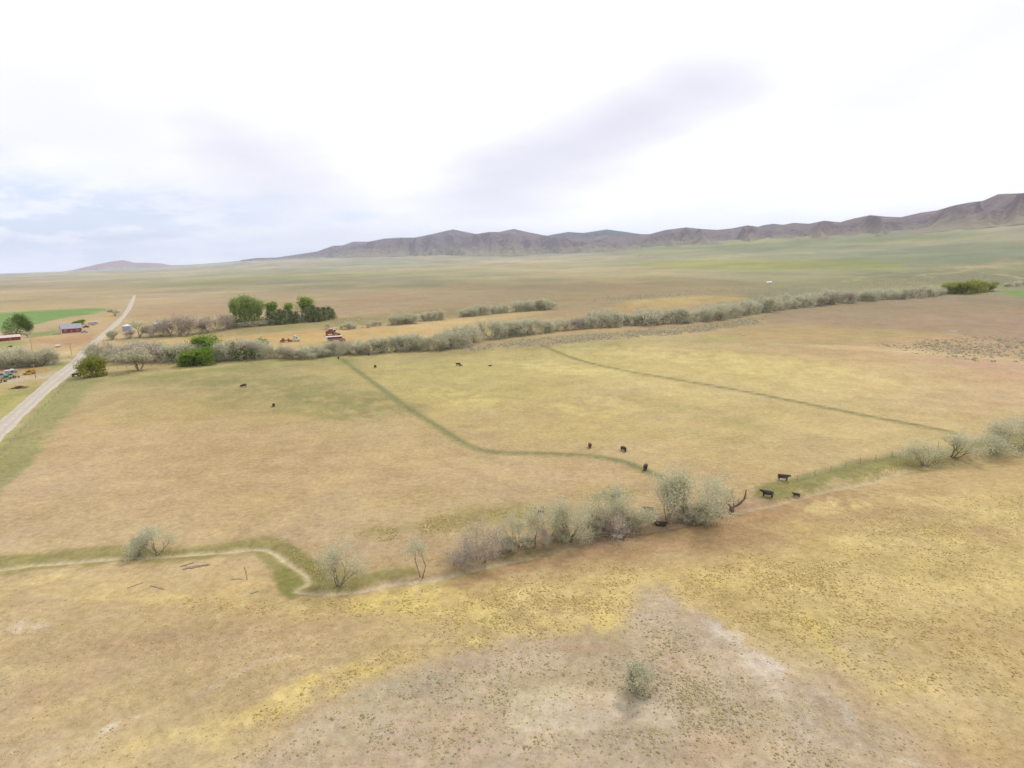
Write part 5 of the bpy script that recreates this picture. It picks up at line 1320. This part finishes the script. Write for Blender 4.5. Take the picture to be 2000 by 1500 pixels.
for k in range(60):
    c0 = rr.choice([Vector((12 * mpx, 0.2, 14 * mpx)), Vector((22 * mpx, 0.1, 28 * mpx)), Vector((2 * mpx, .5, 22 * mpx)), Vector((-2 * mpx, .4, 36 * mpx)), Vector((-9 * mpx, 0.1, 15 * mpx))])
    e0 = c0 + Vector((rr.uniform(-1, 1), rr.uniform(-1, 1), rr.uniform(-0.1, 1.6)))
    m.tube(c0, e0, 0.04, 0.008, 3, False)
m.build('twigs', M_bark, o)

a = G(37, 758)
o = MB()
for k in range(90):
    x = rr.gauss(0, 1.3); y = rr.gauss(0, 0.8); z = max(0.1, 1.0 - (x / 2.6) ** 2 - (y / 1.6) ** 2) * rr.uniform(0.2, 0.8)
    d_ = Vector((rr.uniform(-1, 1), rr.uniform(-1, 1), rr.uniform(-0.2, 0.35))).normalized() * rr.uniform(0.5, 1.3)
    o.tube(Vector((x, y, z)) - d_, Vector((x, y, z)) + d_, 0.08, 0.03, 4)
o = o.build('brush_pile', M_brush); o.location = a; tag(o, 'dark pile of cut brush below the farmyard', 'brush pile')

# ------------------------------------------------------------------ cattle
def cow_mesh(name, pose):
    """one skinned body: nose to +x, feet on z=0, about 2.4 m long"""
    V = []; E = []; Rd = []
    def v(x, y, z, rx, ry=None): V.append((x, y, z)); Rd.append((rx * 1.28, (ry or rx) * 1.28)); return len(V) - 1
    def e(a, b): E.append((a, b))
    low = pose == 'lying'
    dz = -0.62 if low else 0.0
    hip = v(-0.80, 0, 1.04 + dz, 0.34, 0.32)
    rump = v(-1.04, 0, 1.06 + dz, 0.26, 0.24); e(hip, rump)
    b1 = v(-0.4, 0, 0.96 + dz, 0.42, 0.40); e(hip, b1)
    b2 = v(0.15, 0, 0.94 + dz, 0.43, 0.40); e(b1, b2)
    sh = v(0.60, 0, 1.0 + dz, 0.38, 0.33); e(b2, sh)
    if pose == 'graze':
        n1 = v(0.95, 0, 0.88, 0.24); n2 = v(1.2, 0, 0.58, 0.17); hd = v(1.38, 0, 0.36, 0.125); mz = v(1.5, 0, 0.12, 0.085)
    else:
        n1 = v(0.9, 0, 1.16 + dz, 0.24); n2 = v(1.1, 0, 1.28 + dz, 0.18); hd = v(1.26, 0, 1.26 + dz, 0.16); mz = v(1.5, 0, 1.08 + dz, 0.11)
    e(sh, n1); e(n1, n2); e(n2, hd); e(hd, mz)
    for s in (-1, 1):
        ear = v(V[n2][0] + 0.06, s * 0.2, V[n2][2] + 0.06, 0.045); ear2 = v(V[n2][0] + 0.05, s * 0.32, V[n2][2] + 0.05, 0.03); e(n2, ear); e(ear, ear2)
    if not low:
        for s in (-1, 1):
            k = 0.06 * s
            a = v(0.62 + k, s * 0.17, 0.72, 0.13); b = v(0.66 + k, s * 0.17, 0.42, 0.10); c = v(0.63 + k, s * 0.17, 0.06, 0.075); c2 = v(0.70 + k, s * 0.17, 0.035, 0.06); e(sh, a); e(a, b); e(b, c); e(c, c2)
            a = v(-0.80 - k, s * 0.18, 0.78, 0.17); b = v(-0.95 - k, s * 0.18, 0.46, 0.10); c = v(-0.88 - k, s * 0.18, 0.06, 0.075); c2 = v(-0.80 - k, s * 0.18, 0.035, 0.06); e(hip, a); e(a, b); e(b, c); e(c, c2)
    else:
        for s in (-1, 1):
            a = v(0.75, s * 0.3, 0.2, 0.11); b = v(1.05, s * 0.26, 0.1, 0.06); e(sh, a); e(a, b)
            a = v(-0.55, s * 0.38, 0.22, 0.15); b = v(-0.15, s * 0.45, 0.08, 0.06); e(hip, a); e(a, b)
    t1 = v(-1.2, 0, 0.95 + dz, 0.035); t2 = v(-1.22, 0, 0.5 + dz * 0.6, 0.03); e(rump, t1); e(t1, t2)
    me = bpy.data.meshes.new(name); me.from_pydata(V, E, [])
    o = bpy.data.objects.new(name, me); C.objects.link(o)
    o.modifiers.new('skin', 'SKIN')
    for i, r in enumerate(Rd):
        me.skin_vertices[0].data[i].radius = r
        me.skin_vertices[0].data[i].use_root = (i == 0)
    sm = o.modifiers.new('sub', 'SUBSURF'); sm.levels = 2; sm.render_levels = 2
    dg = bpy.context.evaluated_depsgraph_get()
    out = bpy.data.meshes.new_from_object(o.evaluated_get(dg))
    bpy.data.objects.remove(o)
    out.polygons.foreach_set('use_smooth', [True] * len(out.polygons))
    out.name = name
    return out
COW = {}
for pose in ('stand', 'graze', 'lying'):
    for nm, m in (('black', M_hide), ('brown', M_hidebr)):
        me = cow_mesh('cow', pose); me.materials.clear(); me.materials.append(m); COW[pose, nm] = me
# photo spot of the feet, pose, hide, heading (0 = nose to the right, 90 = nose away), size, label
for u, v, pose, hide, hd, sc, lb in [
 (476, 756, 'graze', 'black', 175, 1.0, 'black cow grazing alone in the left of the pasture'),
 (535, 794, 'graze', 'black', 80, 0.95, 'lone cow seen from behind near the middle left of the pasture'),
 (733, 718, 'graze', 'black', 110, 1.0, 'black cow beside the upper end of the first ditch'),
 (895, 714, 'stand', 'black', 178, 1.0, 'black cow with a calf at the top of the pasture'),
 (900, 715, 'graze', 'black', 10, 0.65, 'calf standing against its mother at the top of the pasture'),
 (957, 715, 'lying', 'black', 0, 0.7, 'tiny calf lying right of the cow and calf pair'),
 (1152, 874, 'graze', 'brown', 95, 1.0, 'left one of two cows grazing in mid pasture, seen from behind'),
 (1218, 881, 'graze', 'black', 120, 1.0, 'right one of two cows grazing in mid pasture'),
 (1261, 917, 'graze', 'black', 80, 1.05, 'cow on the grassy ditch above the tall creek trees'),
 (1530, 938, 'stand', 'black', 0, 1.05, 'black cow standing broadside on the green strip, farthest up'),
 (1498, 970, 'stand', 'black', 178, 1.05, 'black cow broadside left of the calf on the creek path'),
 (1555, 970, 'stand', 'black', 178, 0.62, 'black calf on the creek path, alone on the right'),
 (1203, 969, 'lying', 'black', 20, 0.9, 'dark cow lying above the leaning creek trees'),
 (1267, 1001, 'stand', 'brown', 175, 0.85, 'brown black cow right of the leaning creek trees'),
 (1260, 1007, 'graze', 'brown', 120, 0.6, 'calf in front of the brown black cow'),
 (1165, 1018, 'stand', 'brown', 170, 0.75, 'brown calf half hidden among the leaning creek trees'),
 (1290, 1026, 'lying', 'black', 5, 1.0, 'black cow lying on the bare creek bank'),
 (1275, 1022, 'lying', 'brown', 5, 0.4, 'tiny brown calf lying beside the cow on the bare bank'),
 (1406, 1009, 'graze', 'brown', 100, 0.8, 'brown calf by the foot of the split tree'),
 (1057, 1003, 'graze', 'black', 70, 0.95, 'dark cow seen over the slender creek tree'),
 (661, 701, 'graze', 'black', 90, 1.0, 'cow standing end on at the foot of the belt below the machines'),
 (720, 694, 'graze', 'black', 90, 1.0, 'cow end on at the belt edge right of the first one'),
 (797, 661, 'lying', 'black', 0, 1.3, 'dark cow in the straw field behind the belt'),
 (20, 679, 'stand', 'black', 0, 1.0, 'black cow on the lawn below the red sheds'),
]:
    p = G(u, v)
    o = link('cow', COW[pose, hide])
    o.location = p - Vector((0, 0, 0.03)); o.rotation_euler = (0, 0, right_yaw(p, hd)); o.scale = (sc * 0.9,) * 3
    tag(o, lb, 'cow', 'cattle on the pasture')

# ------------------------------------------------------------------ ground cover
def scatter(name, polys, n, size, hgt, mat, seed, sides=6, rmin=40, rmax=400, jag=0.35, keep=None):
    """low tufts spread evenly over patches of ground (patches traced on the photo), joined into one"""
    rng = np.random.default_rng(seed)
    P = []
    for (poly, frac) in polys:
        cs = [G(*q) for q in poly]
        X = np.array([c[:2] for c in cs])
        need = int(n * frac); got = 0; it = 0
        while got < need and it < 60:
            q = (X.min(0) * 1.0 - 8) + rng.random((need * 3, 2)) * (X.max(0) - X.min(0) + 16)
            R_ = np.hypot(q[:, 0], q[:, 1])
            edge = np.clip(-poly_sd(q[:, 0], q[:, 1], X) / (0.12 * R_) + 0.25 * fbm(q[:, 0] / 9, q[:, 1] / 9, 2, 3), 0, 1)
            cl = 0.6 * local_noise(q[:, 0], q[:, 1], R_ * 0.5, seed % 5) + 0.4 * local_noise(q[:, 0], q[:, 1], R_ * 0.1, 3)
            ins = (edge > 0.12) & (rng.random(len(q)) < edge * np.clip((cl - 0.36) * 4.0, 0.04, 1))
            if seed in (22, 23):
                uu, vv, _ = project(q[:, 0], q[:, 1], np.zeros(len(q)))
                bare = (poly_sd(uu, vv, [(985,1380),(1010,1345),(1080,1330),(1190,1345),(1315,1390),(1320,1420),(1170,1425),(1040,1440),(990,1418)]) < 0) | (poly_sd(uu, vv, [(1380,1225),(1440,1245),(1660,1400),(1640,1430),(1540,1380)]) < 0)
                ins &= ~bare | (rng.random(len(q)) < 0.08)
            P.append(q[ins][:need - got]); got += len(P[-1]); it += 1
    P = np.concatenate(P); m = len(P)
    z = ground_z(P[:, 0], P[:, 1])
    s = size[0] + (size[1] - size[0]) * rng.random(m) ** 3
    h = hgt * s * (0.6 + 0.8 * rng.random(m))
    th = np.arange(sides) / sides * 2 * math.pi
    rad = s[:, None] * (1 + jag * (rng.random((m, sides)) * 2 - 1)); ph = rng.random(m) * 6
    ring = np.stack([P[:, :1] + rad * np.cos(th + ph[:, None]), P[:, 1:] + rad * np.sin(th + ph[:, None]), np.repeat((z - 0.02)[:, None], sides, 1)], -1)
    r2 = rad * (0.55 + 0.3 * rng.random((m, sides)))
    ring2 = np.stack([P[:, :1] + r2 * np.cos(th + ph[:, None] + 0.4), P[:, 1:] + r2 * np.sin(th + ph[:, None] + 0.4), (z + h * 0.7)[:, None] * np.ones((1, sides)) + 0.25 * h[:, None] * (rng.random((m, sides)) - 0.5)], -1)
    top = np.stack([P[:, 0], P[:, 1], z + h], -1)[:, None]
    V = np.concatenate([ring, ring2, top], 1).reshape(-1, 3)
    k = 2 * sides + 1
    F = []
    for i in range(sides):
        j = (i + 1) % sides
        F += [(i, j, sides + j), (i, sides + j, sides + i), (sides + i, sides + j, 2 * sides)]
    F = (np.arange(m)[:, None, None] * k + np.array(F)[None]).reshape(-1, 3)
    me = mesh_np(name, V, F, mat)
    at = me.attributes.new('tone', 'FLOAT', 'POINT'); at.data.foreach_set('value', np.repeat(rng.random(m), k).astype(np.float32))
    return tag(link(name, me), kind='stuff')
M_tuft = leaf_mat('olive_tufts', alb(176, 154, 94), alb(234, 208, 136), 0.15)
M_tuftg = leaf_mat('grey_green_tufts', alb(158, 148, 110), alb(222, 202, 158), 0.15)
M_sage = leaf_mat('sagebrush', alb(168, 158, 128), alb(210, 198, 166), 0.1)
M_greent = leaf_mat('green_grass_clumps', alb(150, 138, 84), alb(198, 178, 118), 0.1)
M_peb = leaf_mat('pale_pebbles', alb(196, 182, 166), alb(240, 232, 222), 0.0)
def tagl(o, lb): o['label'] = lb; return o
tagl(scatter('straw_tufts', [([(840,1190),(900,1150),(1000,1120),(1180,1085),(1300,1085),(1240,1150),(1240,1235),(1000,1275),(900,1290),(820,1270)], .26), ([(1320,1120),(1450,1080),(1700,1060),(1760,1200),(1700,1330),(1560,1290),(1420,1220),(1340,1180)], .30),
   ([(1560,970),(1700,990),(2000,960),(2000,1180),(1760,1160),(1700,1050)], .18), ([(480,1400),(600,1330),(760,1270),(860,1260),(700,1340),(600,1400),(500,1440)], .035), ([(360,1170),(560,1170),(800,1150),(860,1140),(820,1200),(600,1215),(380,1205)], .08), ([(1640,1200),(2000,1180),(2000,1380),(1760,1360)], .09)], 26000, (0.025, 0.2), 0.4, M_tuft, 21), 'olive and straw coloured grass tufts on the near slope')
tagl(scatter('scrub_tufts', [([(640,1390),(800,1320),(960,1280),(1180,1250),(1260,1180),(1320,1200),(1420,1290),(1600,1430),(1660,1500),(420,1500),(500,1460)], .85), ([(1260,1230),(1340,1230),(1420,1340),(1440,1440),(1330,1420),(1280,1340)], .15)], 8000, (0.015, 0.2), 0.4, M_tuftg, 22), 'grey green scrub tufts on the stony ground in front')
tagl(scatter('pebbles', [([(640,1390),(800,1320),(960,1290),(1180,1260),(1260,1180),(1320,1200),(1420,1290),(1600,1430),(1660,1500),(420,1500),(500,1460)], 1.0)], 14000, (0.02, 0.07), 0.5, M_peb, 23, sides=5), 'pale pebbles strewn over the stony ground in front')
tagl(scatter('grass_clumps', [([(810,1030),(860,1005),(960,995),(1060,990),(1060,1010),(980,1020),(880,1050),(830,1045)], .4), ([(690,1045),(730,1025),(780,1035),(770,1060),(710,1060)], .12), ([(1150,965),(1200,948),(1260,960),(1240,975),(1170,980)], .13), ([(560,1070),(620,1100),(640,1140),(600,1120),(570,1095)], .1), ([(1480,960),(1600,935),(1780,890),(1800,905),(1640,950),(1520,978)], .25)], 4200, (0.06, 0.22), 0.4, M_greent, 24), 'green grass clumps in the damp patches by the creek')
tagl(scatter('sagebrush', [([(880,690),(930,673),(1080,658),(1300,641),(1500,620),(1480,634),(1330,652),(1050,676)], .3), ([(1700,676),(1800,664),(1900,656),(2080,660),(2080,712),(1900,706),(1800,694)], .09), ([(1400,592),(1500,568),(1640,548),(1800,536),(2000,530),(2000,552),(1850,552),(1700,565),(1560,585)], .4), ([(1090,592),(1200,576),(1400,562),(1500,556),(1480,572),(1230,588)], .18)], 13000, (0.3, 0.9), 0.7, M_sage, 25), 'low grey sagebrush on the plain beyond the tree belt')
M_litter = leaf_mat('straw_litter', alb(186, 158, 112), alb(250, 230, 172), 0.2)
tagl(scatter('dry_tufts', [([(-250,1560),(-200,1180),(300,1150),(640,1190),(900,1140),(1300,1060),(1600,1000),(2200,900),(2200,1560)], .75), ([(-100,1010),(300,840),(700,800),(1250,800),(1850,880),(1480,960),(1300,960),(1100,950),(820,1090),(560,1040),(300,1050)], .25)], 48000, (0.03, 0.16), 0.4, M_litter, 26, sides=4), 'short dry grass tufts and straw litter across the grazed ground')

# ------------------------------------------------------------------ haze: even air round the whole place
def make_haze():
    x0, x1, y0, y1, z0, z1 = -36000, 36000, -36000, 36000, -60, 1500
    V = [(x, y, z) for z in (z0, z1) for y in (y0, y1) for x in (x0, x1)]
    F = [(0, 2, 3, 1), (4, 5, 7, 6), (0, 1, 5, 4), (2, 6, 7, 3), (0, 4, 6, 2), (1, 3, 7, 5)]
    m = bpy.data.materials.new('haze')
    m.use_nodes = True
    t = m.node_tree
    t.nodes.clear()
    out = t.nodes.new('ShaderNodeOutputMaterial')
    pv = t.nodes.new('ShaderNodeVolumePrincipled')
    pv.inputs['Color'].default_value = (0.74, 0.81, 1.0, 1)
    pv.inputs['Density'].default_value = HAZE
    t.links.new(pv.outputs[0], out.inputs['Volume'])
    tag(link('haze', mesh_np('haze', V, F, m)), kind='stuff')
HAZE = 3.6e-5
make_haze()

# ------------------------------------------------------------------ labels of look-alikes: their place in the row, counted from the left
ONES = ['', 'first', 'second', 'third', 'fourth', 'fifth', 'sixth', 'seventh', 'eighth', 'ninth', 'tenth', 'eleventh', 'twelfth', 'thirteenth', 'fourteenth', 'fifteenth', 'sixteenth', 'seventeenth', 'eighteenth', 'nineteenth']
TENS = {20: ('twentieth', 'twenty'), 30: ('thirtieth', 'thirty'), 40: ('fortieth', 'forty'), 50: ('fiftieth', 'fifty')}
def ordinal(n):
    if n < 20: return ONES[n]
    t = n // 10 * 10
    return TENS[t][0] if n == t else TENS[t][1] + '-' + ONES[n - t]
same = {}
for o in C.objects:
    if o.parent is None and 'label' in o and 'category' in o:
        same.setdefault(o['label'], []).append(o)
for lb, os_ in same.items():
    if len(os_) > 1:
        os_.sort(key=lambda o: math.atan2(o.location.x, o.location.y))
        for k, o in enumerate(os_):
            o['label'] = ordinal(k + 1) + ' from left, ' + lb
